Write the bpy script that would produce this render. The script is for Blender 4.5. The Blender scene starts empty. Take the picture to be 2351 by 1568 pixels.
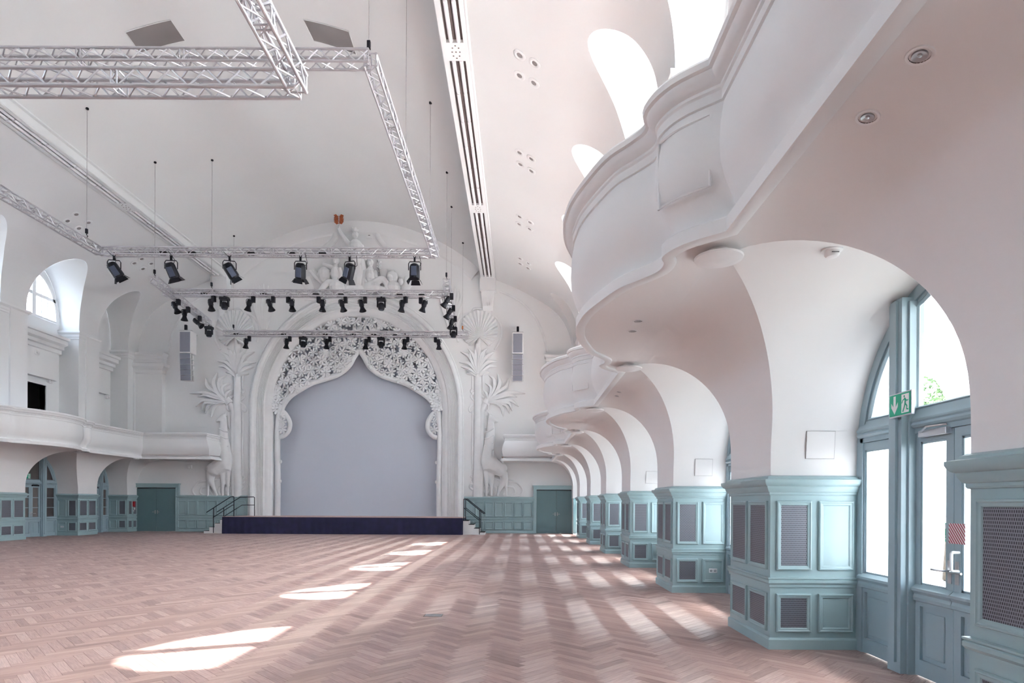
import bpy, bmesh, math, random
from mathutils import Vector, Matrix
PI = math.pi
random.seed(7)
scene = bpy.context.scene
COL = scene.collection

# ------------------------------------------------------------------ camera, sky, sun, exposure
F = 1400.0                      # focal length in photograph pixels
VX, VY, ROLL, EYE = 1192.0, 1155.0, 0.0054, 1.6
cam_d = bpy.data.cameras.new('camera')
cam_d.sensor_fit = 'HORIZONTAL'; cam_d.sensor_width = 36.0
cam_d.lens = F * 36.0 / 2351.0
cam_d.shift_x = -(VX - 1175.5) / 2351.0
cam_d.shift_y = (VY - 784.0) / 2351.0
cam_d.clip_start = 0.05; cam_d.clip_end = 500
cam = bpy.data.objects.new('camera', cam_d); COL.objects.link(cam)
cam.matrix_world = Matrix.Translation((0, 0, EYE)) @ Matrix.Rotation(-ROLL, 4, 'Y') @ Matrix.Rotation(PI/2, 4, 'X')
scene.camera = cam

scene.view_settings.view_transform = 'Standard'
scene.view_settings.look = 'None'
scene.view_settings.gamma = 1.0
scene.view_settings.use_curve_mapping = False
scene.view_settings.exposure = 3.3
scene.cycles.use_denoising = True
scene.cycles.max_bounces = 7
scene.cycles.diffuse_bounces = 6
scene.cycles.glossy_bounces = 3
scene.cycles.use_adaptive_sampling = True
scene.cycles.adaptive_threshold = 0.06
scene.cycles.transmission_bounces = 4
scene.cycles.transparent_max_bounces = 8
scene.cycles.sample_clamp_indirect = 6.0
scene.cycles.caustics_reflective = False
scene.cycles.caustics_refractive = False

SUN_AZ = Vector((1.0, 0.40, 0.0)).normalized()      # horizontal direction towards the sun
SUN_EL = math.radians(54)
SUN_DIR = (SUN_AZ * math.cos(SUN_EL) + Vector((0, 0, math.sin(SUN_EL)))).normalized()
world = bpy.data.worlds.new('sky'); scene.world = world
world.use_nodes = True
wn = world.node_tree.nodes; wl = world.node_tree.links
wn.clear()
w_out = wn.new('ShaderNodeOutputWorld'); w_bg = wn.new('ShaderNodeBackground')
w_sky = wn.new('ShaderNodeTexSky'); w_sky.sky_type = 'NISHITA'; w_sky.sun_disc = False
w_sky.sun_elevation = SUN_EL; w_sky.sun_rotation = math.atan2(SUN_AZ.x, SUN_AZ.y)
w_sky.air_density = 1.0; w_sky.dust_density = 10.0
w_sc = wn.new('ShaderNodeMixRGB'); w_sc.blend_type = 'MULTIPLY'; w_sc.inputs[0].default_value = 1.0
w_sc.inputs[2].default_value = (0.147, 0.167, 0.184, 1)
w_mix = wn.new('ShaderNodeMixRGB'); w_mix.inputs[0].default_value = 0.25
w_mix.inputs[2].default_value = (0.92, 1.0, 1.08, 1)
wl.new(w_sky.outputs[0], w_sc.inputs[1]); wl.new(w_sc.outputs[0], w_mix.inputs[1])
wl.new(w_mix.outputs[0], w_bg.inputs['Color']); w_bg.inputs['Strength'].default_value = 3.0
wl.new(w_bg.outputs[0], w_out.inputs[0])

sun_d = bpy.data.lights.new('sun', 'SUN'); sun_d.energy = 3.0; sun_d.angle = math.radians(0.6)
sun_d.color = (1.0, 0.97, 0.93)
sun = bpy.data.objects.new('sun', sun_d); COL.objects.link(sun)
sun.rotation_euler = (-SUN_DIR).to_track_quat('-Z', 'Y').to_euler()
sun.location = SUN_DIR * 60

# ------------------------------------------------------------------ helpers
def P(x, y, D):
    """photograph pixel -> point on the plane at depth D metres in front of the camera"""
    u = x - VX; v = VY - y
    return Vector(((u - ROLL*v)*D/F, D, EYE + (v + ROLL*u)*D/F))

def srgb(r, g, b):
    f = lambda c: (c/255/12.92) if c/255 <= 0.04045 else ((c/255+0.055)/1.055)**2.4
    return (f(r), f(g), f(b), 1)

class MB:
    def __init__(s): s.v = []; s.f = []
    def add(s, vs, fs, M=None):
        o = len(s.v)
        s.v += [tuple(M @ Vector(p)) for p in vs] if M is not None else [tuple(p) for p in vs]
        s.f += [tuple(o+i for i in f) for f in fs]
        return s
    def box(s, x0, x1, y0, y1, z0, z1, M=None):
        vs = [(x, y, z) for z in (z0, z1) for y in (y0, y1) for x in (x0, x1)]
        return s.add(vs, [(0,2,3,1),(4,5,7,6),(0,1,5,4),(2,6,7,3),(0,4,6,2),(1,3,7,5)], M)
    def bbox(s, x0, x1, y0, y1, z0, z1, b, M=None):
        """box with chamfered edges"""
        bm = bmesh.new(); bmesh.ops.create_cube(bm, size=1)
        for v in bm.verts:
            v.co = ((x0+x1)/2+v.co.x*(x1-x0), (y0+y1)/2+v.co.y*(y1-y0), (z0+z1)/2+v.co.z*(z1-z0))
        bmesh.ops.bevel(bm, geom=bm.edges[:], offset=b, segments=2, profile=.5, affect='EDGES')
        bm.verts.index_update()
        s.add([v.co.copy() for v in bm.verts], [[v.index for v in f.verts] for f in bm.faces], M); bm.free()
        return s
    def quad(s, a, b, c, d): return s.add([a, b, c, d], [(0,1,2,3)])
    def poly(s, pts): return s.add(pts, [tuple(range(len(pts)))])
    def grid(s, rows, close_u=False, close_v=False):
        n = len(rows); m = len(rows[0]); vs = [p for r in rows for p in r]; fs = []
        for i in range(n if close_u else n-1):
            for j in range(m if close_v else m-1):
                a = i*m+j; b = i*m+(j+1) % m; c = ((i+1) % n)*m+(j+1) % m; d = ((i+1) % n)*m+j
                fs.append((a, b, c, d))
        return s.add(vs, fs)
    def tube(s, path, r, n=8, closed=False, flat=None, M=None):
        """tube along path; r number or list; flat=(axis vector, factor) squashes the section"""
        path = [Vector(p) for p in path]; N = len(path)
        rs = r if isinstance(r, (list, tuple)) else [r]*N
        rows = []; prev = None
        for i, p in enumerate(path):
            if closed: t = path[(i+1) % N] - path[i-1]
            else: t = path[min(i+1, N-1)] - path[max(i-1, 0)]
            if t.length < 1e-9: t = Vector((0, 0, 1))
            t.normalize()
            if prev is None:
                a = Vector((0, 0, 1)) if abs(t.z) < .9 else Vector((1, 0, 0))
                u = t.cross(a).normalized()
            else:
                u = (prev - t*prev.dot(t))
                u = u.normalized() if u.length > 1e-6 else t.orthogonal().normalized()
            prev = u; w = t.cross(u)
            row = []
            for k in range(n):
                d = (u*math.cos(2*PI*k/n) + w*math.sin(2*PI*k/n))*rs[i]
                if flat: ax, fac = flat; d = d - ax*(d.dot(ax)*(1-fac))
                row.append(p+d)
            rows.append(row)
        o = len(s.v)
        if M is not None: rows = [[M @ q for q in r_] for r_ in rows]
        s.grid(rows, close_u=closed, close_v=True)
        if not closed:
            s.f.append(tuple(o+k for k in range(n))[::-1]); s.f.append(tuple(o+(N-1)*n+k for k in range(n)))
        return s
    def lathe(s, prof, n=16, M=None, arc=2*PI):
        rows = [[Vector((r*math.cos(arc*k/n), r*math.sin(arc*k/n), z)) for k in range(n)] for r, z in prof]
        if M is not None: rows = [[M @ q for q in r_] for r_ in rows]
        return s.grid(rows, close_v=True)
    def ball(s, c, r, n=10, M=None):
        if not isinstance(r, (list, tuple)): r = (r, r, r)
        rows = []
        for i in range(n//2+1):
            a = PI*i/(n//2)
            rows.append([Vector((c[0]+r[0]*math.sin(a)*math.cos(2*PI*k/n), c[1]+r[1]*math.sin(a)*math.sin(2*PI*k/n), c[2]+r[2]*math.cos(a))) for k in range(n)])
        if M is not None: rows = [[M @ q for q in r_] for r_ in rows]
        return s.grid(rows, close_v=True)
    def prism(s, pts, d, M=None):
        """pts 3-D polygon, extruded by vector d"""
        d = Vector(d); n = len(pts); a = [Vector(p) for p in pts]; b = [p+d for p in a]
        return s.add(a+b, [tuple(range(n))[::-1], tuple(range(n, 2*n))]+[(i, (i+1) % n, n+(i+1) % n, n+i) for i in range(n)], M)
    def mesh(s, name, mat, smooth=None):
        me = bpy.data.meshes.new(name); me.from_pydata(s.v, [], s.f)
        if mat is not None: me.materials.append(mat)
        if smooth is not None:
            for p in me.polygons: p.use_smooth = True
            me.set_sharp_from_angle(angle=math.radians(smooth))
        me.update(); return me
    def build(s, name, mat, parent=None, smooth=None):
        return obj(name, s.mesh(name, mat, smooth), parent)

def obj(name, me, parent=None, M=None):
    o = bpy.data.objects.new(name, me); COL.objects.link(o)
    if parent is not None: o.parent = parent
    if M is not None: o.matrix_local = M
    return o
def tag(o, label=None, cat=None, group=None, kind=None):
    if label: o['label'] = label
    if cat: o['category'] = cat
    if group: o['group'] = group
    if kind: o['kind'] = kind
    return o
def thing(name, label, cat, loc=(0,0,0), group=None, kind=None, M=None):
    o = bpy.data.objects.new(name, None); COL.objects.link(o)
    o.empty_display_size = .2
    if M is not None: o.matrix_world = M
    else: o.location = loc
    return tag(o, label, cat, group, kind)
def copy_tree(o, parent=None):
    c = o.copy(); COL.objects.link(c); c.parent = parent
    for ch in o.children: copy_tree(ch, c)
    return c
def lerp(a, b, t): return a+(b-a)*t
def interp(x, pts):
    """piecewise linear through sorted (x, y)"""
    if x <= pts[0][0]: return pts[0][1]
    for (a, p), (b, q) in zip(pts, pts[1:]):
        if x <= b: return p+(q-p)*(x-a)/(b-a) if b > a else q
    return pts[-1][1]
def smooth_path(pts, k=6, closed=False):
    """Catmull-Rom through points (any dimension)"""
    pts = [Vector(p) for p in pts]; n = len(pts); out = []
    for i in range(n if closed else n-1):
        p0 = pts[(i-1) % n] if closed or i > 0 else pts[0]*2-pts[1]
        p1 = pts[i]; p2 = pts[(i+1) % n]
        p3 = pts[(i+2) % n] if closed or i+2 < n else pts[-1]*2-pts[-2]
        for j in range(k):
            t = j/k
            out.append(.5*((2*p1)+(p2-p0)*t+(2*p0-5*p1+4*p2-p3)*t*t+(3*p1-p0-3*p2+p3)*t**3))
    if not closed: out.append(pts[-1])
    return out
ORD = ['first','second','third','fourth','fifth','sixth','seventh','eighth','ninth','tenth','eleventh','twelfth','thirteenth','fourteenth','fifteenth']

# ------------------------------------------------------------------ materials
def mat(name, col, rough=.6, metal=0.0, noise=0.0, nscale=6.0, bump=0.0, bscale=60.0, spec=.5, coat=0.0):
    m = bpy.data.materials.new(name); m.use_nodes = True
    nt = m.node_tree; b = nt.nodes['Principled BSDF']
    c = col if len(col) == 4 else (*col, 1)
    b.inputs['Base Color'].default_value = c; b.inputs['Roughness'].default_value = rough
    b.inputs['Metallic'].default_value = metal; b.inputs['Specular IOR Level'].default_value = spec
    b.inputs['Coat Weight'].default_value = coat
    tc = nt.nodes.new('ShaderNodeTexCoord')
    if noise > 0:
        n = nt.nodes.new('ShaderNodeTexNoise'); n.inputs['Scale'].default_value = nscale; n.inputs['Detail'].default_value = 1
        r = nt.nodes.new('ShaderNodeValToRGB')
        r.color_ramp.elements[0].position = .3; r.color_ramp.elements[1].position = .7
        r.color_ramp.elements[0].color = tuple(x*(1-noise) for x in c[:3])+(1,)
        r.color_ramp.elements[1].color = tuple(min(1, x*(1+noise*.5)) for x in c[:3])+(1,)
        nt.links.new(tc.outputs['Object'], n.inputs['Vector']); nt.links.new(n.outputs['Fac'], r.inputs[0])
        nt.links.new(r.outputs[0], b.inputs['Base Color'])
    if bump > 0:
        n2 = nt.nodes.new('ShaderNodeTexNoise'); n2.inputs['Scale'].default_value = bscale; n2.inputs['Detail'].default_value = 3
        bp = nt.nodes.new('ShaderNodeBump'); bp.inputs['Strength'].default_value = bump; bp.inputs['Distance'].default_value = .01
        nt.links.new(tc.outputs['Object'], n2.inputs['Vector']); nt.links.new(n2.outputs['Fac'], bp.inputs['Height'])
        nt.links.new(bp.outputs[0], b.inputs['Normal'])
    return m
M = {}
M['plaster'] = mat('white_plaster', (.785, .80, .805), .75, noise=.02, nscale=.6, spec=0.0)
M['ceiling'] = mat('ceiling_plaster', (.765, .785, .79), .85, noise=.02, nscale=.4, spec=0.0)
M['cream'] = mat('arcade_plaster', (.80, .79, .785), .75, noise=.02, nscale=.8, spec=0.0)
M['stucco'] = mat('relief_stucco', (.785, .80, .805), .6, noise=.03, nscale=3, spec=0.0)
M['teal'] = mat('teal_paint', (.335, .465, .485), .38, noise=.03, nscale=1.5)
M['teal_frame'] = mat('blue_grey_paint', (.33, .435, .48), .35, noise=.03, nscale=1.5)
M['teal_dark'] = mat('dark_teal_paint', (.14, .23, .245), .42, noise=.04, nscale=1.5)
M['teal_stage_shaded'] = mat('shaded_teal', (.19, .315, .33), .42, noise=.03, nscale=1.5)  # the same teal with the stage wall's shade put into its colour; unused
M['screen'] = mat('projection_screen', srgb(196, 202, 213), .8, noise=.01, nscale=.5)
M['gap'] = mat('dark_gap', (.10, .10, .11), .9)
M['navy'] = mat('navy_cloth', (.016, .016, .055), .85, noise=.25, nscale=3, bump=.3, bscale=8)
M['alu'] = mat('aluminium', (.62, .62, .65), .30, metal=.75, noise=.04, nscale=8)
M['black'] = mat('black_metal', (.006, .007, .013), .45, noise=.2, nscale=20, spec=.3)
M['blackrub'] = mat('black_rubber', (.012, .012, .014), .7, noise=.2, nscale=20)
M['bluegrey'] = mat('blue_grey_metal', (.10, .125, .19), .4, metal=.3, noise=.1, nscale=10)
M['steel'] = mat('brushed_steel', (.55, .55, .56), .3, metal=.9, noise=.1, nscale=12)
M['white'] = mat('white_plastic', (.82, .82, .82), .4, noise=.02, nscale=10)
M['tube'] = mat('lamp_tube', (.88, .88, .90), .35, noise=.02, nscale=5)
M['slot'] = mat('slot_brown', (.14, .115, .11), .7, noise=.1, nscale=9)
M['grille_cloth'] = mat('speaker_grille', (.25, .26, .31), .6, noise=.1, nscale=60)
M['copper'] = mat('copper_leaf', (.42, .12, .05), .4, metal=.5, noise=.3, nscale=12)
M['green'] = mat('exit_green', (.0, .40, .22), .4, noise=.02)
M['red'] = mat('signal_red', (.45, .02, .03), .4, noise=.05)
M['orange'] = mat('orange_hook', (.65, .22, .05), .5, noise=.1)
M['wood_edge'] = mat('stage_boards', srgb(190, 160, 152), .5, noise=.1, nscale=4)
M['hatch'] = mat('hatch_grey', (.27, .255, .255), .7, noise=.15, nscale=.9)
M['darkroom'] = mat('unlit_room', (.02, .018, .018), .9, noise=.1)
M['paving'] = mat('terrace_stone', (.11, .11, .105), .8, noise=.1, nscale=2)
M['bark'] = mat('tree_bark', (.10, .075, .055), .9, noise=.3, nscale=8)
M['leaf'] = mat('tree_leaf', (.10, .20, .07), .6, noise=.4, nscale=3)
M['under'] = mat('floor_joint', (.09, .06, .05), .8, noise=.1)

def glass_mat(name, frosted):
    m = bpy.data.materials.new(name); m.use_nodes = True; nt = m.node_tree; nt.nodes.clear()
    out = nt.nodes.new('ShaderNodeOutputMaterial'); mx = nt.nodes.new('ShaderNodeMixShader')
    tr = nt.nodes.new('ShaderNodeBsdfTransparent'); tr.inputs[0].default_value = (.97, .98, .98, 1)
    if frosted:
        tl = nt.nodes.new('ShaderNodeBsdfTranslucent'); tl.inputs[0].default_value = (.78, .78, .81, 1)
        mx.inputs[0].default_value = .80; nt.links.new(tl.outputs[0], mx.inputs[2])
    else:
        gl = nt.nodes.new('ShaderNodeBsdfGlossy'); gl.inputs['Roughness'].default_value = .02
        lw = nt.nodes.new('ShaderNodeLayerWeight'); lw.inputs[0].default_value = .5
        pw = nt.nodes.new('ShaderNodeMath'); pw.operation = 'POWER'; pw.inputs[1].default_value = 5
        fr = nt.nodes.new('ShaderNodeMath'); fr.operation = 'MULTIPLY_ADD'; fr.inputs[1].default_value = .7; fr.inputs[2].default_value = .04
        nt.links.new(lw.outputs['Facing'], pw.inputs[0]); nt.links.new(pw.outputs[0], fr.inputs[0])
        nt.links.new(fr.outputs[0], mx.inputs[0]); nt.links.new(gl.outputs[0], mx.inputs[2])
    nt.links.new(tr.outputs[0], mx.inputs[1]); nt.links.new(mx.outputs[0], out.inputs[0])
    return m
M['glass'] = glass_mat('clear_glass', False)
M['frost'] = glass_mat('frosted_glass', True)

def grille_mat():
    m = mat('perforated_grille', (.30, .31, .36), .45, metal=.3); nt = m.node_tree; b = nt.nodes['Principled BSDF']
    tc = nt.nodes.new('ShaderNodeTexCoord'); mp = nt.nodes.new('ShaderNodeMapping')
    mp.inputs['Scale'].default_value = (1, 1, 1)
    nt.links.new(tc.outputs['UV'], mp.inputs[0])
    br = nt.nodes.new('ShaderNodeTexBrick')
    br.inputs['Scale'].default_value = 1.0; br.inputs['Brick Width'].default_value = .016; br.inputs['Row Height'].default_value = .022
    br.inputs['Mortar Size'].default_value = .0042; br.inputs['Mortar Smooth'].default_value = .3
    br.inputs['Color1'].default_value = (.045, .045, .055, 1); br.inputs['Color2'].default_value = (.06, .06, .07, 1)
    br.inputs['Mortar'].default_value = (.24, .25, .29, 1)
    nt.links.new(mp.outputs[0], br.inputs[0]); nt.links.new(br.outputs[0], b.inputs['Base Color'])
    return m
M['grille'] = grille_mat()

def parquet_mat():
    m = bpy.data.materials.new('parquet_oak'); m.use_nodes = True; nt = m.node_tree; b = nt.nodes['Principled BSDF']
    at = nt.nodes.new('ShaderNodeAttribute'); at.attribute_name = 'pv'
    uv = nt.nodes.new('ShaderNodeUVMap'); uv.uv_map = 'UVMap'
    mp = nt.nodes.new('ShaderNodeMapping'); mp.inputs['Scale'].default_value = (5, 90, 1)
    nt.links.new(uv.outputs[0], mp.inputs[0])
    cb = nt.nodes.new('ShaderNodeCombineXYZ'); nt.links.new(at.outputs['Fac'], cb.inputs[2])
    mu = nt.nodes.new('ShaderNodeVectorMath'); mu.operation = 'MULTIPLY_ADD'
    mu.inputs[1].default_value = (0, 0, 40); nt.links.new(cb.outputs[0], mu.inputs[0]); nt.links.new(mp.outputs[0], mu.inputs[2])
    n = nt.nodes.new('ShaderNodeTexNoise'); n.inputs['Scale'].default_value = 1.0; n.inputs['Detail'].default_value = 3
    nt.links.new(mu.outputs[0], n.inputs['Vector'])
    r = nt.nodes.new('ShaderNodeValToRGB'); e = r.color_ramp.elements
    e[0].position = 0.0; e[0].color = srgb(134, 107, 100); e[1].position = 1.0; e[1].color = srgb(196, 170, 163)
    k = r.color_ramp.elements.new(.5); k.color = srgb(169, 140, 133)
    nt.links.new(at.outputs['Fac'], r.inputs[0])
    r2 = nt.nodes.new('ShaderNodeValToRGB'); r2.color_ramp.elements[0].color = (.74, .72, .71, 1); r2.color_ramp.elements[1].color = (1.08, 1.08, 1.08, 1)
    r2.color_ramp.elements[0].position = .3; r2.color_ramp.elements[1].position = .7
    nt.links.new(n.outputs['Fac'], r2.inputs[0])
    mx = nt.nodes.new('ShaderNodeMixRGB'); mx.blend_type = 'MULTIPLY'; mx.inputs[0].default_value = 1
    nt.links.new(r.outputs[0], mx.inputs[1]); nt.links.new(r2.outputs[0], mx.inputs[2]); nt.links.new(mx.outputs[0], b.inputs['Base Color'])
    b.inputs['Roughness'].default_value = .64; b.inputs['Anisotropic'].default_value = 1.0; b.inputs['Anisotropic Rotation'].default_value = .25; b.inputs['Specular IOR Level'].default_value = 1.0
    tg = nt.nodes.new('ShaderNodeTangent'); tg.direction_type = 'UV_MAP'; tg.uv_map = 'UVMap'
    nt.links.new(tg.outputs[0], b.inputs['Tangent'])
    return m
M['parquet'] = parquet_mat()
# ------------------------------------------------------------------ the hall's measures
XR, XL = 2.78, -20.28            # nave faces of the right and left piers
XC = (XR+XL)/2; HW = (XR-XL)/2
YW, YB = 32.4, -10.28            # stage wall, wall behind the camera
S, PWID = 4.256, 1.266           # bay spacing, pier width
def pier_y(k):
    if k == 7: return 31.55, YW
    return 2.49+S*k, 2.49+S*k+PWID
def bay(k):
    if k == 7: return 30.42, 1.13
    return 2.49+S*k-1.495, 1.495
BAYS = list(range(-2, 8))
GWY, GWZ0, GWZ1 = 0.95, 4.3, 7.0     # added gallery window openings that bring more daylight into the hall
SOFF = 3.76                      # soffit height below the balcony
def sx(s, x): return x if s > 0 else 2*XC-x
SIDE = {1: 'right', -1: 'left'}

# ---- parquet floor
fl = MB(); fl.quad((-22.5, YB-.3, -.004), (4.1, YB-.3, -.004), (4.1, YW+.2, -.004), (-22.5, YW+.2, -.004))
fl.box(-22.5, 4.1, YB-.3, YW+.2, -.3, -.005)
floor = tag(fl.build('floor', M['under']), 'brown herringbone parquet floor of the hall', kind='structure')
PL, PW_ = .50, .50/5
def plank_geo(L, w):
    e = .0016
    vs = [(0, 0, -.004), (L, 0, -.004), (L, w, -.004), (0, w, -.004), (e, e, 0), (L-e, e, 0), (L-e, w-e, 0), (e, w-e, 0)]
    return vs, [(4,5,6,7), (0,1,5,4), (1,2,6,5), (2,3,7,6), (3,0,4,7)]
c45 = math.sqrt(.5)
planks = []
NR = 6
for i in range(-420, 420):
    for kind in (0, 1):
        # H plank on row i starts at i*w + m*2L ; V plank in column i starts at (i+1)*w + m*2L
        for m_ in range(-45, 46):
            if kind == 0: a0, b0 = i*PW_+m_*2*PL, i*PW_; ca, cb = a0+PL/2, b0+PW_/2
            else: a0, b0 = i*PW_, (i+1)*PW_+m_*2*PL; ca, cb = a0+PW_/2, b0+PL/2
            X = (cb-ca)*c45; Y = (ca+cb)*c45
            if XL-1.5 < X < XR+1.25 and -.4 < Y < YW+.1: planks.append((X, Y, kind, a0, b0))
def near_key(p):
    X, Y = p[0], p[1]
    if Y < 1.5: return 1e9
    px = VX+F*X/Y; py = VY+F*EYE/Y
    if not (-5 < px < 2356 and py < 1578): return 1e9
    if X > XR-.1: return 1e9
    return math.hypot(X, Y)
planks.sort(key=near_key)
def plank_mesh(pv, kind):
    vs, fs = plank_geo(PL, PW_)
    me = bpy.data.meshes.new('plank'); me.from_pydata(vs, [], fs); me.materials.append(M['parquet'])
    a = me.attributes.new('pv', 'FLOAT', 'FACE')
    for d in a.data: d.value = pv
    uv = me.uv_layers.new(name='UVMap')
    for l in me.loops: co = me.vertices[l.vertex_index].co; uv.data[l.index].uv = (co.x+pv*3, co.y)
    return me
variants = [plank_mesh(.08+.84*j/15, 0) for j in range(16)]
MA = Matrix(((-c45, c45*-1, 0, 0), (c45, -c45, 0, 0), (0, 0, 1, 0), (0, 0, 0, 1)))
def ab(a, b): return ((b-a)*c45, (a+b)*c45)
def plank_val(kind):
    return min(1, max(0, random.gauss(.5, .15)))
ST = ([], [], [], [])
uvs = []
for n_, (X, Y, kind, a0, b0) in enumerate(planks):
    pv = plank_val(kind)
    ox, oy = ab(a0, b0)
    ang = math.atan2(c45, -c45) if kind == 0 else math.atan2(c45, c45)   # direction of +a / +b in world
    if kind == 1: ox, oy = ab(a0+PW_, b0)                              # right-handed corner
    else: ox, oy = ab(a0, b0+PW_) if False else ab(a0, b0)
    Mx = Matrix.Translation((ox, oy, 0)) @ Matrix.Rotation(ang, 4, 'Z')
    if kind == 0: Mx = Matrix.Translation((*ab(a0, b0+PW_), 0)) @ Matrix.Rotation(ang, 4, 'Z')
    else: Mx = Matrix.Translation((*ab(a0, b0), 0)) @ Matrix.Rotation(ang, 4, 'Z')
    # local y must run inward: +b for H (rotated +90 from a is -b), -a ...
    if n_ < 300 and near_key((X, Y)) < 1e8:
        obj('plank', variants[min(15, int(pv*16))], floor, Mx)
    else:
        vs, fs = plank_geo(PL, PW_); o_ = len(ST[0])
        ST[0].extend([tuple(Mx @ Vector(v)) for v in vs]); ST[1].extend([tuple(o_+q for q in f) for f in fs])
        ST[2].extend([pv]*5)
        for f in fs: uvs.extend([(vs[q][0]+pv*3, vs[q][1]) for q in f])
me = bpy.data.meshes.new('parquet_planks'); me.from_pydata(ST[0], [], ST[1]); me.materials.append(M['parquet'])
a = me.attributes.new('pv', 'FLOAT', 'FACE'); a.data.foreach_set('value', ST[2])
uvl = me.uv_layers.new(name='UVMap'); uvl.data.foreach_set('uv', [c for u in uvs for c in u])
pk = obj('parquet_planks', me, floor); pk['kind'] = 'stuff'
fb = MB(); fb.bbox(-.12, .12, -.09, .09, 0, .006, .002)
fbx = thing('floor_box', 'small flush floor socket box in the parquet', 'floor box', P(995, 1413, F*EYE/(1413-VY+1)) - Vector((0, 0, 0)))
fbx.location.z = 0
fb.build('lid', M['steel'], fbx); MB().box(-.13, .13, -.10, .10, 0, .003).build('rim', M['slot'], fbx)

# ---- generic pierced wall: pier strips following a profile, and arch tunnels behind the openings
def half_open(a, z, z0, b):
    if z <= z0: return a
    if z >= z0+b: return 0.0
    return a*math.sqrt(max(0, 1-((z-z0)/b)**2))
def arcade(s, parent, prof, z0, b, back, m, strip_name, vault_name, zbot):
    off = lambda z: interp(z, [(q, o) for o, q in prof])
    zs = sorted(set([round(q, 4) for o, q in prof]+[round(z0+b*math.sin(PI/2*t/28), 4) for t in range(29)]))
    for k in range(-3, 8):
        y0, y1 = pier_y(k)
        rows = []
        for z in zs:
            l = YB-.1 if k == -3 else (lambda c: c[0]+half_open(c[1], z, z0, b))(bay(k))
            r = YW+.02 if k == 7 else (lambda c: c[0]-half_open(c[1], z, z0, b))(bay(k+1))
            x = sx(s, XR-off(z))
            rows.append([(x, lerp(l, r, t/6), z) for t in range(7)])
        mb = MB(); mb.grid(rows); mb.build(strip_name, m, parent, smooth=40)
    for k in BAYS:
        c, a = bay(k); pts = [(c+a, zbot), (c+a, lerp(zbot, z0, .5))]+[(c+a*math.cos(PI*t/48), z0+b*math.sin(PI*t/48)) for t in range(49)]+[(c-a, lerp(zbot, z0, .5)), (c-a, zbot)]
        rows = []
        for y, z in pts:
            o = off(z)
            rows.append([(sx(s, lerp(XR-o, XR+back, t/5)), y, z) for t in range(6)])
        mb = MB(); mb.grid(rows); mb.build(vault_name, m, parent, smooth=40)

# lower arcade: plain pier, then a cove that sweeps out to the balcony soffit
lower_prof = [(-.02, 0.0), (-.02, 1.85), (0, 1.86), (0, 2.4)]+[(1.06*(1-math.cos(PI/2*t/26)), 2.4+1.36*math.sin(PI/2*t/26)) for t in range(1, 27)]
upper_prof = [(0, 3.8), (0, 9.4)]+[tuple(p) for p in smooth_path([(0.0, 9.4), (.03, 9.9), (.12, 10.4), (.33, 10.95), (.63, 11.45), (1.18, 11.98), (2.03, 12.5), (2.87, 12.95), (4.03, 13.42), (4.9, 13.72)], 5)][1:]
for s in (1, -1):
    wall = thing('wall_'+SIDE[s], 'white plastered arcade wall on the %s side of the hall' % SIDE[s], None, (0, 0, 0), kind='structure')
    arcade(s, wall, lower_prof, 2.1, 1.655, 1.0, M['cream'], 'pier_face', 'arch_vault', 1.86)
    if s == 1: WALL_R = wall
    else: WALL_L = wall
ceiling = thing('ceiling', 'high white barrel vault of the hall', None, kind='structure')
for s in (1, -1):
    arcade(s, ceiling, upper_prof, 9.6, 2.45, .9, M['ceiling'], 'vault_cove', 'window_tunnel', 3.8)
def vz(rel):
    r = abs(rel)
    if r <= 6.7: return 6.7+math.sqrt(96.04-r*r)
    return interp(HW-r, [(o, z) for o, z in upper_prof[1:]])
rows = []
for i in range(61):
    rel = -6.8+13.6*i/60
    z = 6.7+math.sqrt(96.04-rel*rel)
    rows.append([(XC+rel, lerp(YB-.1, YW+.02, j/4), z) for j in range(5)])
MB().grid(rows).build('vault', M['ceiling'], ceiling, smooth=40)
def on_vault(x, y, eps=0.0):
    """where the sight line through a photograph pixel meets the vault"""
    lo = 5.0
    D = lo
    while D < YW:
        p = P(x, y, D)
        if p.z >= vz(p.x-XC)-eps: return p
        D += .01
    return P(x, y, YW-.02)
def vault_normal(p):
    r = p.x-XC; d = .02
    n = Vector((-(vz(r+d)-vz(r-d))/(2*d), 0, 1)).normalized()
    return -n
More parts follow.
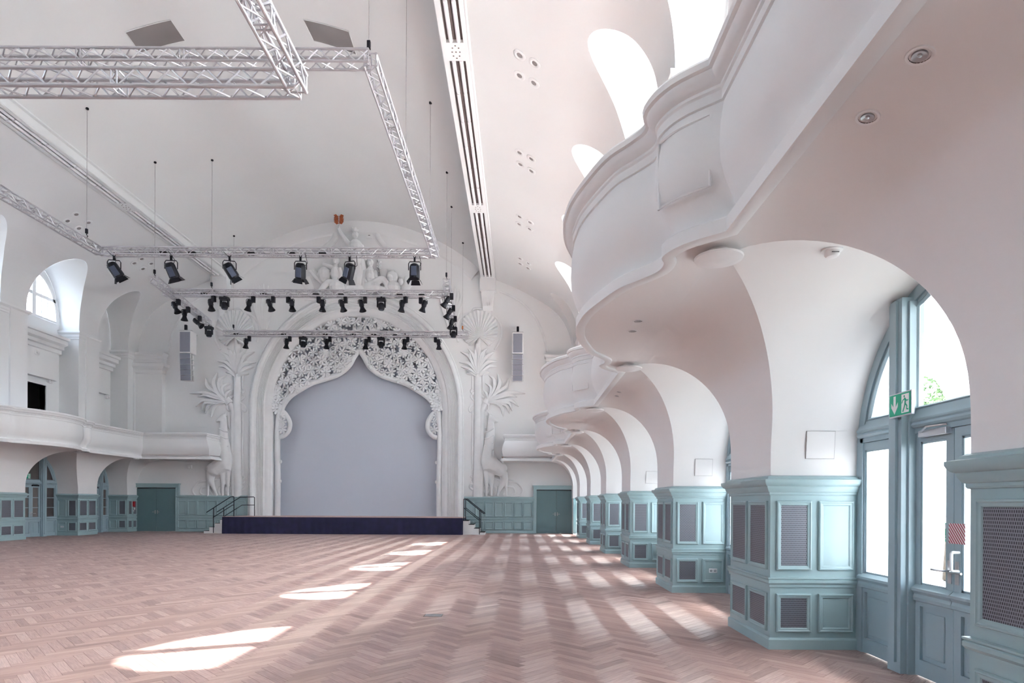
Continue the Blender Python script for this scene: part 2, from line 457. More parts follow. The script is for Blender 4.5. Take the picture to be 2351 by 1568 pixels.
# closing panels between bays and outside, upper back walls with lunette windows
for s in (1, -1):
    wall = WALL_R if s == 1 else WALL_L
    for k in BAYS:
        c, a = bay(k); xb = sx(s, XR+.9)
        mb = MB()
        blind = (k == 7)
        if blind:
            ring = [(xb, c+a*math.cos(PI*t/32), 9.6+2.45*math.sin(PI*t/32)) for t in range(33)]
            mb.poly(ring); zt = 9.6; wa = 0
        else:
            wa = 1.13 if s > 0 else 1.38
            rows = [[(xb, c+q*math.cos(PI*t/32), z0+b*math.sin(PI*t/32)) for q, z0, b in ((a, 9.6, 2.45), (wa, 9.65, 2.05))] for t in range(33)]
            mb.grid(rows); zt = 9.6
            mb.quad((xb, c-a, 9.6), (xb, c+a, 9.6), (xb, c+wa, 9.65), (xb, c-wa, 9.65))
        if s == -1 and k == 6:
            d0, d1, dz = c-.75, c+.68, 6.72
            mb.box(min(xb, xb-.25), max(xb, xb-.25), c-a, d0, 3.8, zt); mb.box(min(xb, xb-.25), max(xb, xb-.25), d1, c+a, 3.8, zt)
            mb.box(min(xb, xb-.25), max(xb, xb-.25), d0, d1, dz, zt)
        elif (s == 1 and k < 7) or (s == -1 and 1 <= k <= 5):  # openings for the added gallery windows
            for ya, yb, za, zb in ((c-a, c-GWY, 3.8, zt), (c+GWY, c+a, 3.8, zt), (c-GWY, c+GWY, 3.8, GWZ0), (c-GWY, c+GWY, GWZ1, zt)): mb.quad((xb, ya, za), (xb, yb, za), (xb, yb, zb), (xb, ya, zb))
        else: mb.quad((xb, c-a, 3.8), (xb, c+a, 3.8), (xb, c+a, zt), (xb, c-a, zt))
        mb.build('gallery_wall', M['plaster'], wall)
# pilasters with capitals on the upper wall (one thing each on the left where they show)
def ring_prof(mb, s, y0, y1, xb, prof):
    """moulding profile (outset, z) run round three sides of a pier"""
    rows = []
    for o, z in prof:
        rows.append([(sx(s, xb), y0-o, z), (sx(s, XR-o), y0-o, z), (sx(s, XR-o), y1+o, z), (sx(s, xb), y1+o, z)])
    mb.grid(rows)
for s in (1, -1):
    wall = WALL_R if s == 1 else WALL_L
    for k in range(0, 8):
        y0, y1 = pier_y(k)
        mb = MB(); ring_prof(mb, s, y0, y1, XR+.9, [(0, 9.0), (.03, 9.02), (.03, 9.1), (.05, 9.12), (.05, 9.22), (.10, 9.28), (.12, 9.30), (.12, 9.38), (0, 9.42)])
        mb.build('capital', M['plaster'], wall)
        mb = MB(); mb.box(*sorted((sx(s, XR+.01), sx(s, XR-.07))), y0+.42, y1-(.0 if k < 7 else .1), 3.9, 9.30); mb.build('pilaster_strip', M['plaster'], wall)
# cornice and pelmet box in the gallery recesses of the left wall
for k in (5, 6, 7):
    c, a = bay(k); xb = XR+.9
    mb = MB(); prof = [(.0, 9.05), (.62, 8.98), (.62, 8.86), (.54, 8.84), (.54, 8.66), (.42, 8.58), (.42, 8.44), (.33, 8.40), (.33, 8.24), (.24, 8.20), (.0, 8.18)]
    rows = [[(sx(-1, xb-o), c-a, z), (sx(-1, xb-o), c+a-.45+o*.5, z), (sx(-1, xb), c+a-.45+o*.5, z)] for o, z in prof]
    mb.grid(rows); mb.build('gallery_cornice', M['plaster'], WALL_L)
    mb = MB(); mb.box(*sorted((sx(-1, xb-.26), sx(-1, xb+.01))), c-a, c+a-.42, 7.0, 8.22); mb.build('pelmet', M['plaster'], WALL_L)
# gallery doorway into an unlit room (left wall)
c, a = bay(6)
dw = thing('door_gallery', 'open doorway to an unlit room above the left balcony', None, kind='structure')
xb = sx(-1, XR+.9)
mb = MB(); d0, d1, dz = c-.75, c+.68, 6.72
for q in (((xb-.25, xb+.05, d1, d1+.16, 3.9, dz+.16)), ((xb-.25, xb+.05, d0-.16, d0, 3.9, dz+.16)), ((xb-.25, xb+.05, d0, d1, dz, dz+.16))): mb.box(*q)
mb.build('door_frame', M['plaster'], dw)
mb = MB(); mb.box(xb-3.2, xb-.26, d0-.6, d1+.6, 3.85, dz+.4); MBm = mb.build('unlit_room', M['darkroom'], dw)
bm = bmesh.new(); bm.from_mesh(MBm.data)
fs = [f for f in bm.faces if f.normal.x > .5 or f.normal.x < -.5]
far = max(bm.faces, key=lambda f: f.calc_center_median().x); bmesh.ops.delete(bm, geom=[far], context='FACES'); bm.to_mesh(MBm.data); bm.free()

# ---- stage wall (closed above by the vault), proscenium opening
XS = P(819, 900, YW).x                               # axis of the stage
AO, RO, AI, RI, ZS = 5.72, 6.25, 4.5, 5.0, 6.5       # outer / inner arch half width and rise, springing height
def arch_z(x, a, r): return ZS+r*math.sqrt(max(0, 1-(x/a)**2))
wst = MB(); cols = []
xs = sorted(set([XC-HW-1.2+i*(2*HW+2.4)/120 for i in range(121)]+[XS-AO+.3, XS+AO-.3, XS-AO+.35, XS+AO-.35]+[XS+(AO-.35)*math.cos(PI*t/40) for t in range(41)]))
for x in xs:
    r = abs(x-XC); top = vz(x-XC)+(.05 if r < 6.6 else .8) if r < HW else 12.3
    q = abs(x-XS)
    bot = 0.0 if q > AO-.325 else arch_z(q, AO-.3, RO-.3)
    cols.append([(x, YW, lerp(bot, top, t/6)) for t in range(7)])
wst.grid(cols)
wall_stage = tag(wst.build('wall_stage', M['plaster']), 'tall white end wall with arched stage opening and stucco reliefs', kind='structure')
for sg, (xa_, xb_) in ((-1, (XL-.1, P(380, 900, YW).x)), (1, (P(1256, 900, YW).x, XR+.1))):
    mb = MB(); mb.box(xa_, xb_, YW-.32, YW, 3.9, 9.35); mb.build('corner_pilaster', M['plaster'], wall_stage)
    mb = MB(); rows = []
    for o, z in [(0, 8.30), (.04, 8.34), (.04, 8.50), (.12, 8.58), (.20, 8.66), (.22, 8.72), (.22, 8.82), (.05, 8.88), (.05, 9.04), (.09, 9.08), (.09, 9.22), (.15, 9.28), (.15, 9.40), (0, 9.42)]:
        e = xb_+o if sg < 0 else xa_-o; b_ = xa_ if sg < 0 else xb_
        rows.append([(b_, YW-.32-o, z), (e, YW-.32-o, z), (e, YW, z)])
    mb.grid(rows); mb.build('corner_capital', M['plaster'], wall_stage)
# wall behind the camera
wb = MB(); wb.box(-22.6, 4.2, YB-.4, YB, 0, 17)
tag(wb.build('wall_back', M['plaster']), 'plain plastered end wall behind the viewpoint', kind='structure')

# ---- balconies
hb = [(0, 2.10), (.45, 2.06), (.85, 1.96), (1.3, 1.805), (1.55, 1.64), (1.75, 1.52), (1.93, 1.50), (2.1, 1.55), (2.35, 1.44), (2.6, 1.17)]
half = [tuple(v) for v in smooth_path(hb, 5)]
bul = [(-d, o) for d, o in half[::-1]]+half[1:]
def edge_path():
    pts = [(YB-.1, 1.17)]
    for k in (-1, 1, 3, 5):
        yc = pier_y(k)[0]+PWID/2
        pts += [(yc+d, o) for d, o in bul]
    return pts+[(30.9, 1.17)]
EDGE = edge_path()
bal_prof = [(-.115, 3.78), (-.105, 3.735), (-.095, 3.73), (-.02, 3.73), (0, 3.74), (0, 3.85), (-.015, 3.865), (-.085, 3.875), (-.105, 3.90), (-.10, 3.95), (-.05, 4.04), (.015, 4.16), (.055, 4.28), (.065, 4.42), (.055, 4.58), (.03, 4.74), (.025, 4.76), (.045, 4.765), (.045, 4.84), (.06, 4.855), (.06, 4.88), (.10, 4.90), (.13, 4.95), (.135, 4.975), (.165, 4.985), (.17, 5.03), (.15, 5.06), (.10, 5.075), (-.10, 5.075), (-.12, 5.0), (-.12, 3.93)]
def sweep2d(path, prof, fix=None):
    n = len(path); rows = []
    nor = []
    for i in range(n):
        d1 = (Vector(path[i])-Vector(path[i-1])).normalized() if i else None
        d2 = (Vector(path[i+1])-Vector(path[i])).normalized() if i < n-1 else None
        n1 = Vector((-d1.y, d1.x)) if d1 else None; n2 = Vector((-d2.y, d2.x)) if d2 else None
        if n1 is None: m_ = n2
        elif n2 is None: m_ = n1
        else:
            m_ = (n1+n2).normalized(); m_ = m_/max(.45, m_.dot(n1))
        nor.append(m_)
    for i in range(n):
        row = []
        for o, z in prof:
            p = Vector(path[i])+nor[i]*o; x, y = p
            if fix: x, y = fix(i, n, x, y, z)
            row.append((x, y, z))
        rows.append(row)
    return rows
for s in (1, -1):
    b = thing('balcony', ('near' if s > 0 else 'far')+' white balcony with a wavy swelling parapet along the %s arcade' % SIDE[s], None, kind='structure')
    path = [(XR-o, y) for y, o in EDGE]
    xe = -.95 if s > 0 else sx(-1, P(484, 1060, 30.9).x)
    path += [(xe, 30.9), (xe, YW)]
    def fix(i, n, x, y, z):
        if i >= n-2: x += .30*max(0, (z-3.76))/1.3
        return x, y
    rows = [[(sx(s, x), y, z) for x, y, z in r] for r in sweep2d(path, bal_prof, fix)]
    mb = MB(); mb.grid(rows); mb.build('parapet', M['plaster'], b, smooth=35)
    mb = MB()
    rows = []
    for y, o in EDGE:
        rows.append([(sx(s, lerp(XR-1.0, XR-o+.04, t/4)), y, SOFF) for t in range(5)])
    mb.grid(rows)
    mb.quad((sx(s, XR), 30.9, SOFF), (sx(s, xe+.05), 30.9, SOFF), (sx(s, xe+.05), YW, SOFF), (sx(s, XR), YW, SOFF))
    mb.build('soffit', M['cream'], b)
    mb = MB()
    for i in range(len(EDGE)-1):
        (y, o), (y2, o2) = EDGE[i], EDGE[i+1]
        mb.quad((sx(s, XR+1.0), y, 3.95), (sx(s, XR-o+.2), y, 3.95), (sx(s, XR-o2+.2), y2, 3.95), (sx(s, XR+1.0), y2, 3.95))
    mb.quad((sx(s, XR+1), 30.9, 3.95), (sx(s, xe+.05), 30.9, 3.95), (sx(s, xe+.05), YW, 3.95), (sx(s, XR+1), YW, 3.95))
    mb.build('gallery_floor', M['wood_edge'], b)
    if s > 0:
        # framed fields on the outward faces of the parapet
        for k in (1, 3, 5):
            yc = pier_y(k)[0]+PWID/2
            for sgn in (-1, 1):
                seg = [(d, o) for d, o in half if 2.12 <= d <= 2.58]
                line = [Vector((sx(s, XR-o-.055), yc+sgn*d, 0)) for d, o in seg]
                mb = MB(); lo, hi = 4.12, 4.68
                loop = [(p.x, p.y, lo) for p in line]+[(p.x, p.y, hi) for p in line[::-1]]
                mb.tube(loop, .012, 5, closed=True); mb.build('panel_moulding', M['plaster'], b, smooth=60)
# ------------------------------------------------------------------ teal joinery
def frame_mesh(w, h, fw=.055, d=.03, prof=None):
    """picture-frame moulding: local x = width, z = height, -y = out of the wall"""
    prof = prof or [(0, 0), (0, .016), (.006, .026), (.016, .028), (.024, .020), (.042, .018), (.052, .008), (fw, -.012)]
    mb = MB(); rows = []
    for i, (o, y) in enumerate(prof):
        rows.append([(o, -y, o), (w-o, -y, o), (w-o, -y, h-o), (o, -y, h-o)])
    mb.grid(rows, close_v=True)
    return mb
def uv_plate(name, x0, x1, z0, z1, y, m):
    mb = MB(); mb.box(x0, x1, y, y+.008, z0, z1); me = mb.mesh(name, m)
    uv = me.uv_layers.new(name='UVMap')
    for l in me.loops: co = me.vertices[l.vertex_index].co; uv.data[l.index].uv = (co.x, co.z)
    return me
PM = {}
def panel_meshes(w, h):
    key = (round(w, 3), round(h, 3))
    if key not in PM:
        fm = frame_mesh(w, h).mesh('panel', M['teal'])
        gr = uv_plate('grille', .05, w-.05, .05, h-.05, -.010, M['grille'])
        f = MB(); f.box(.05, w-.05, -.006, .004, .05, h-.05)
        fd = f.mesh('field', M['teal'])
        PM[key] = (fm, gr, fd)
    return PM[key]
def panel(parent, origin, rotz, w, h, kind, deep=1.0):
    fm, gr, fd = panel_meshes(w, h)
    o = obj('panel', fm, parent, Matrix.Translation(origin) @ Matrix.Rotation(rotz, 4, 'Z') @ Matrix.Diagonal((1, deep, 1, 1)))
    obj('grille' if kind == 'g' else 'field', gr if kind == 'g' else fd, o)
    return o
CORN = [(0, 1.70), (.012, 1.705), (.018, 1.715), (.018, 1.735), (.03, 1.74), (.045, 1.765), (.055, 1.79), (.055, 1.80), (.075, 1.81), (.09, 1.83), (.098, 1.85), (.098, 1.875), (.05, 1.885), (.04, 1.905), (.012, 1.92), (-.02, 1.925)]
RAIL = [(0, .685), (.012, .688), (.012, .715), (.02, .722), (.028, .735), (.028, .76), (.02, .768), (.03, .778), (.03, .79), (0, .797)]
BASE = [(.022, 0), (.022, .105), (.014, .12), (0, .128)]
UPZ, LOZ = (.875, 1.64), (.19, .615)
def pier_panelling(s, k, label, outlet=False, thermostat=False):
    y0, y1 = pier_y(k); xb = XR+1.0
    t = thing('pier_panelling', label, 'panelling', (sx(s, XR), (y0+y1)/2, 0), 'teal panelled pier bases')
    loc = Vector(t.location)
    def L(mb, name, m=M['teal'], smooth=None):
        mb.v = [tuple(Vector(v)-loc) for v in mb.v]; return mb.build(name, m, t, smooth)
    mb = MB(); ring_prof(mb, s, y0, y1, xb, [(0, 0), (0, 1.9), (-.02, 1.9)]); L(mb, 'body')
    mb = MB(); ring_prof(mb, s, y0, y1, xb, CORN); L(mb, 'cornice', smooth=30)
    mb = MB(); ring_prof(mb, s, y0, y1, xb, RAIL); L(mb, 'dado_rail', smooth=30)
    mb = MB(); ring_prof(mb, s, y0, y1, xb, BASE); L(mb, 'plinth')
    # nave face: two grilles above two
    wN = y1-y0; m_ = .065; g = .06; pw = (wN-2*m_-g)/2
    for (za, zb) in (UPZ, LOZ):
        for i in range(2):
            ya = y0+m_+i*(pw+g)
            if s > 0: panel(t, Vector((XR, ya+pw, za))-loc, -PI/2, pw, zb-za, 'g')
            else: panel(t, Vector((XL, ya, za))-loc, PI/2, pw, zb-za, 'g')
    # camera-facing side: grille beside a plain field
    fw_ = 1.0; pw2 = .385
    for (za, zb) in (UPZ, LOZ):
        for i in range(2):
            xa = XR+.065+i*.465
            kind = 'g' if i == 0 else 'f'
            x_ = xa if s > 0 else sx(-1, xa+pw2)
            panel(t, Vector((x_, y0, za))-loc, 0, pw2, zb-za, kind)
    if outlet:
        mb = MB(); xo = XR+.065+.465+pw2/2
        mb.bbox(xo-.075 if s > 0 else sx(-1, xo)-.075, xo+.075 if s > 0 else sx(-1, xo)+.075, y0-.012, y0+.002, .36, .44, .004)
        o = L(mb, 'socket_plate', M['white'])
        X0 = xo if s > 0 else sx(-1, xo)
        for dx in (-.036, .036):
            mb = MB(); mb.lathe([(.024, 0), (.02, -.004), (.001, -.004)], 12, Matrix.Translation((X0+dx-loc.x, y0-.0125-loc.y, .40-loc.z)) @ Matrix.Rotation(-PI/2, 4, 'X'))
            mb.build('socket_well', M['steel'], o)
    return t
names_r = ['teal panelled pier base cut off by the right picture edge', 'large teal panelled pier base beside the glazed exit door', 'second whole teal pier base on the right, with a white socket',
           'third whole teal pier base on the right', 'fourth whole teal pier base on the right', 'fifth whole teal pier base on the right', 'farthest teal pier base on the right, next to the dark double door']
for k in range(0, 7): pier_panelling(1, k, names_r[k], outlet=(k == 2))
pier_panelling(-1, 5, 'pale teal pier base at the left picture edge')
pier_panelling(-1, 6, 'teal pier base between the two glazed doors on the left', outlet=True)
pier_panelling(-1, 7, 'teal pier base with red alarm box beside the left double door')

# ---- glazed door sets in the arcade bays
def door_set(s, k, n, panes, label):
    c, a = bay(k); d = thing('door_%d' % n, label, None, (sx(s, XR+1.0), c, 0), kind='structure')
    m = M['teal_frame']; sc = a/1.495
    # local coords: e = towards the nave, y along the wall
    def B(mb, e0, e1, ya, yb, z0, z1, bev=0):
        x0, x1 = sorted((-s*e0, -s*e1))
        (mb.bbox(x0, x1, ya, yb, z0, z1, bev) if bev else mb.box(x0, x1, ya, yb, z0, z1))
    def arch_y(z, off=0):
        b = 1.655-off; z_ = z-2.1
        return (a-off)*math.sqrt(max(0, 1-(z_/b)**2)) if z_ > 0 else a-off
    # arched outer frame
    mb = MB(); fwid = .11
    for e0, e1, q0, q1 in ((-.04, .05, 0, fwid), (-.02, .03, fwid, fwid+.035)):
        rows = []
        pts = [0.0, .7, 1.4]
        outl = lambda o: [((a-o), 0), ((a-o), 1.0), ((a-o), 2.1)]+[((a-o)*math.cos(PI*t/36), 2.1+(1.655-o)*math.sin(PI*t/36)) for t in range(1, 36)]+[(-(a-o), 2.1), (-(a-o), 1.0), (-(a-o), 0)]
        A_, B_ = outl(q0), outl(q1)
        for (ya, za), (yb, zb) in zip(A_, B_):
            rows.append([(-s*e0, ya, za), (-s*e1, ya, za), (-s*e1, yb, zb), (-s*e0, yb, zb)])
        mb.grid(rows, close_v=True)
    mb.build('arched_frame', m, d, smooth=40)
    pc = .63*sc; phw = .10*sc                     # post centre and half width
    for sg in (-1, 1):
        ztop = 2.1+1.655*math.sqrt(1-((pc)/a)**2)-.03
        mb = MB(); B(mb, -.05, .16, sg*pc-phw, sg*pc+phw, 0, ztop); B(mb, .16, .185, sg*pc-phw*.45, sg*pc+phw*.45, .1, ztop-.02); B(mb, .0, .10, sg*pc-phw-.025, sg*pc+phw+.025, 0, ztop-.04)
        mb.build('post', m, d)
    # transoms
    segs = [(-pc+phw, pc-phw, 'c'), (pc+phw, a-fwid*.6, 's'), (-a+fwid*.6, -pc-phw, 's')]
    for ya, yb, t_ in segs:
        mb = MB(); pr = [(0, 2.27), (.05, 2.275), (.05, 2.32), (.075, 2.33), (.09, 2.35), (.075, 2.375), (.09, 2.39), (.09, 2.405), (.07, 2.43), (.05, 2.46), (.04, 2.50), (-.03, 2.50), (-.03, 2.27)]
        mb.grid([[(-s*e, ya, z), (-s*e, yb, z)] for e, z in pr])
        for ye_ in (ya, yb): mb.poly([(-s*e, ye_, z) for e, z in pr])
        mb.build('transom', m, d, smooth=25)
    # lunette glazing: centre clear, sides frosted
    for ya, yb, t_ in segs:
        n_ = 14; ys = [lerp(ya, yb, i/n_) for i in range(n_+1)]
        def topz(y): return 2.1+(1.655-.14)*math.sqrt(max(0, 1-(y/(a-.14))**2))
        top = [(0, y, max(2.5, topz(y))) for y in ys]
        mb = MB(); mb.poly([(0, ys[0], 2.49)]+top+[(0, ys[-1], 2.49)])
        mb.build('lunette_pane', M['glass'] if (t_ == 'c' or panes) else M['frost'], d)
        mb = MB()                                   # slim inner bead
        loop = [(-s*.02, ys[0]+.02, 2.515)]+[(-s*.02, lerp(y, (ya+yb)/2, .04), z-.02) for _, y, z in top]+[(-s*.02, ys[-1]-.02, 2.515)]
        mb.tube(loop, .022, 4, closed=True); mb.build('glazing_bead', m, d)
    # side lights
    def light(ya, yb, name, frost):
        o = obj(name, None, d); o.empty_display_size = .1
        st = .085*sc; z1 = 2.27; e0, e1 = (-.02, .035)
        mb = MB()
        B(mb, e0, e1, ya, ya+st, 0.01, z1); B(mb, e0, e1, yb-st, yb, 0.01, z1); B(mb, e0, e1, ya+st, yb-st, 2.19, z1)
        B(mb, e0, e1, ya+st, yb-st, .66, .86); B(mb, e0, e1, ya+st, yb-st, .01, .16)
        mb.build('stiles', m, o)
        mb = MB(); pr = [(.035, .70), (.055, .71), (.06, .74), (.05, .77), (.075, .80), (.075, .825), (.045, .85), (.035, .86)]
        mb.grid([[(-s*e, ya, z), (-s*e, yb, z)] for e, z in pr]); mb.build('lock_rail', m, o, smooth=25)
        mb = MB(); B(mb, -.01, .008, ya+st, yb-st, .15, .67); B(mb, 0, .02, ya+st+.05, yb-st-.05, .20, .61, .008); mb.build('kick_panel', m, o)
        rng = [(.86, 2.19)] if not panes else [(.86, 1.27), (1.30, 1.71), (1.74, 2.19)]
        for za, zb in rng:
            mb = MB(); mb.quad((0, ya+st, za), (0, yb-st, za), (0, yb-st, zb), (0, ya+st, zb)); mb.build('pane', M['frost'] if frost else M['glass'], o)
        if panes:
            for zc in (1.285, 1.725): mb = MB(); B(mb, -.01, .03, ya+st, yb-st, zc-.016, zc+.016); mb.build('glazing_bar', m, o)
        # bead round the glass
        mb = MB()
        for q in ((ya+st, ya+st+.02, .86, 2.19), (yb-st-.02, yb-st, .86, 2.19), (ya+st, yb-st, 2.17, 2.19), (ya+st, yb-st, .86, .88)): B(mb, .006, .028, *q)
        mb.build('bead', m, o)
        return o
    light(pc+phw, a-fwid*.5, 'side_light', not panes); light(-a+fwid*.5, -pc-phw, 'side_light', not panes)
    near = light(.004, pc-phw-.005, 'door_leaf', False); far = light(-pc+phw+.005, -.004, 'door_leaf', False)
    # lever handles, pull handle, closer
    for sg, o in ((1, near), (-1, far)):
        mb = MB(); yy = sg*.045
        mb.tube([(-s*.035, yy, 1.03), (-s*.10, yy, 1.03), (-s*.105, yy+sg*.01, 1.03), (-s*.105, yy+sg*.14, 1.03)], .010, 8)
        mb.build('lever_handle', M['steel'], o, smooth=40)
        mb = MB(); B(mb, .035, .042, yy-.022, yy+.022, .92, 1.12, .002); mb.build('lock_plate', M['steel'], o)
    mb = MB(); B(mb, .035, .09, .03, .40*sc, 2.225, 2.285, .006); mb.tube([(-s*.10, .35*sc, 2.27), (-s*.16, .18*sc, 2.30), (-s*.06, .06, 2.31)], .008, 6); mb.build('door_closer', M['alu' if not panes else 'black'], near)
    return d, near, far
dr = {}
for k in range(-1, 7):
    dr[k] = door_set(1, k, k+2, False, 'glazed blue-grey double door set in a round arch, %s bay of the right arcade' % ('nearest visible' if k == 1 else ORD[k+1]))
dr7 = door_set(1, 7, 9, False, 'glazed blue-grey double door in the last bay of the right arcade')
door_set(-1, 5, 10, True, 'glazed blue-grey door set outside the left picture edge')
dl6 = door_set(-1, 6, 11, True, 'glazed blue-grey double door with dark panes at the far left')
dl7 = door_set(-1, 7, 12, True, 'narrower glazed blue-grey door with an exit sign near the left double door')
for k in (-2, -1, 0, 1, 2, 3, 4):       # plain infill where the left arcade lies outside the picture
    c, a = bay(k); mb = MB(); mb.box(XL-1.1, XL-1.0, c-a, c+a, 0, 3.8); mb.build('bay_infill', M['cream'], WALL_L)
c, a = bay(-2); mb = MB(); mb.box(XR+1.0, XR+1.1, c-a, c+a, 0, 3.8); mb.build('bay_infill', M['cream'], WALL_R)
# unlit foyer behind the left doors
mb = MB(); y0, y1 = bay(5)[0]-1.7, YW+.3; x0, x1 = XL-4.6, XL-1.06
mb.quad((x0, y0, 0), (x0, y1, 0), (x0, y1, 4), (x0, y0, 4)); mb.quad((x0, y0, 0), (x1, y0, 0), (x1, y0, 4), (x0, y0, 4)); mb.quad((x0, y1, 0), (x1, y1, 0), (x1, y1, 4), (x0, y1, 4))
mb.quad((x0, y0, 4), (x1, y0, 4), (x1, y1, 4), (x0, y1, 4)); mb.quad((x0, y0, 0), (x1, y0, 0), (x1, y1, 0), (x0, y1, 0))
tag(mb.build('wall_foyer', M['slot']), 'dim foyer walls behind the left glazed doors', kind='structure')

# tape, sticker and hold-open handle on the nearest door
_, near, far = dr[1]
mb = MB(); xs_ = -.0365
tape = MB(); tape.box(xs_-.001, xs_+.0, -.135, .06, 1.27, 1.445); tape.v = [(x+.0, y, z) for x, y, z in tape.v]
def tape_mat():
    m = mat('hazard_tape', (.8, .8, .8), .5); nt = m.node_tree; b = nt.nodes['Principled BSDF']
    tc = nt.nodes.new('ShaderNodeTexCoord'); w = nt.nodes.new('ShaderNodeTexWave'); w.bands_direction = 'X'; w.inputs['Scale'].default_value = 14
    mp = nt.nodes.new('ShaderNodeMapping'); mp.inputs['Rotation'].default_value = (0, 0, math.radians(40))
    sp = nt.nodes.new('ShaderNodeSeparateXYZ'); cb = nt.nodes.new('ShaderNodeCombineXYZ')
    nt.links.new(tc.outputs['Object'], sp.inputs[0]); nt.links.new(sp.outputs['Y'], cb.inputs['X']); nt.links.new(sp.outputs['Z'], cb.inputs['Y'])
    nt.links.new(cb.outputs[0], mp.inputs[0]); nt.links.new(mp.outputs[0], w.inputs[0])
    r = nt.nodes.new('ShaderNodeValToRGB'); r.color_ramp.interpolation = 'CONSTANT'; r.color_ramp.elements[0].color = (.42, .03, .06, 1); r.color_ramp.elements[1].color = (.8, .76, .76, 1); r.color_ramp.elements[1].position = .5
    nt.links.new(w.outputs['Fac'], r.inputs[0]); nt.links.new(r.outputs[0], b.inputs['Base Color'])
    return m
M['tape'] = tape_mat()
tape.build('hazard_tape', M['tape'], dr[1][0])
st = MB(); st.box(-.009, -.0075, .10, .15, 1.28, 1.445); so = st.build('escape_sticker', M['green'], near)
mb = MB(); mb.box(-.0105, -.009, .108, .142, 1.375, 1.435); mb.box(-.0105, -.009, .110, .140, 1.30, 1.312); mb.box(-.0105, -.009, .110, .140, 1.325, 1.334); mb.build('sticker_print', M['white'], so)
mb = MB()                                   # running figure on the sticker
mb.ball((-.011, .121, 1.425), (.001, .006, .006)); mb.tube([(-.0112, .122, 1.417), (-.0112, .126, 1.398), (-.0112, .120, 1.385), (-.0112, .116, 1.378)], .0035, 5); mb.tube([(-.0112, .126, 1.398), (-.0112, .134, 1.388), (-.0112, .138, 1.378)], .0035, 5)
mb.build('sticker_figure', M['green'], so)
mb = MB(); mb.tube([(-.037, -.07, 1.04), (-.10, -.07, 1.04), (-.105, -.07, 1.05), (-.105, -.07, 1.19), (-.10, -.07, 1.20), (-.037, -.07, 1.20)], .012, 8); mb.build('pull_handle', M['white'], far, smooth=40)

# exit sign on the post of the nearest door
def exit_sign(M4, w, h, label):
    """x = right, z = up, -y = out"""
    t = thing('exit_sign', label, 'exit sign', M=M4)
    mb = MB(); mb.bbox(-w/2-.012, w/2+.012, -.03, 0, -.012, h+.012, .004); mb.build('housing', M['alu'], t)
    mb = MB(); mb.box(-w/2, w/2, -.0335, -.03, 0, h); f = mb.build('green_plate', M['green'], t)
    y = -.0345; u = h
    mb = MB(); cx = -w*.25
    arrow = [(-.10, .93), (.10, .93), (.10, .42), (.30, .62), (.30, .42), (0, .08), (-.30, .42), (-.30, .62), (-.10, .42)]
    mb.prism([(cx+p*u*.82, y+.001, q*u) for p, q in arrow], (0, -.001, 0)); mb.build('arrow', M['white'], f)
    mb = MB(); dx = w*.26; mb.box(dx-.27*u, dx+.27*u, y, y+.001, .07*u, .93*u); dd = mb.build('doorway', M['white'], f)
    mb = MB(); yy = y-.0015
    pt = lambda a, b: (dx+a*u, yy, b*u)
    mb.ball(pt(-.06, .82), (.05*u, .0012, .06*u))
    fl_ = (Vector((0, 1, 0)), .12)
    mb.tube([pt(-.03, .74), pt(.02, .62), pt(.0, .47)], .055*u, 6, flat=fl_)
    mb.tube([pt(-.02, .72), pt(-.17, .64), pt(-.23, .52)], .03*u, 6, flat=fl_); mb.tube([pt(.0, .72), pt(.13, .60), pt(.23, .63)], .03*u, 6, flat=fl_)
    mb.tube([pt(.0, .48), pt(-.06, .32), pt(-.16, .12)], .042*u, 6, flat=fl_); mb.tube([pt(.02, .48), pt(.14, .36), pt(.12, .22), pt(.24, .20)], .04*u, 6, flat=fl_)
    mb.build('running_figure', M['green'], dd)
    return t
c1 = bay(1)[0]
exit_sign(Matrix.Translation((XR+1.0-.20, c1+.44, 2.44)) @ Matrix.Rotation(-PI/2, 4, 'Z'), .31, .20, 'green running-man exit sign with down arrow above the near glazed door')
c7 = bay(7)[0]
exit_sign(Matrix.Translation((XL-1.0+.10, c7+.0, 2.35)) @ Matrix.Rotation(PI/2, 4, 'Z'), .30, .20, 'small lit green exit sign over the narrow door at the far left')
exit_sign(Matrix.Translation((XL-1.0+.10, bay(6)[0]-.30, 2.55)) @ Matrix.Rotation(PI/2, 4, 'Z'), .30, .20, 'green exit sign half hidden behind the left arch')

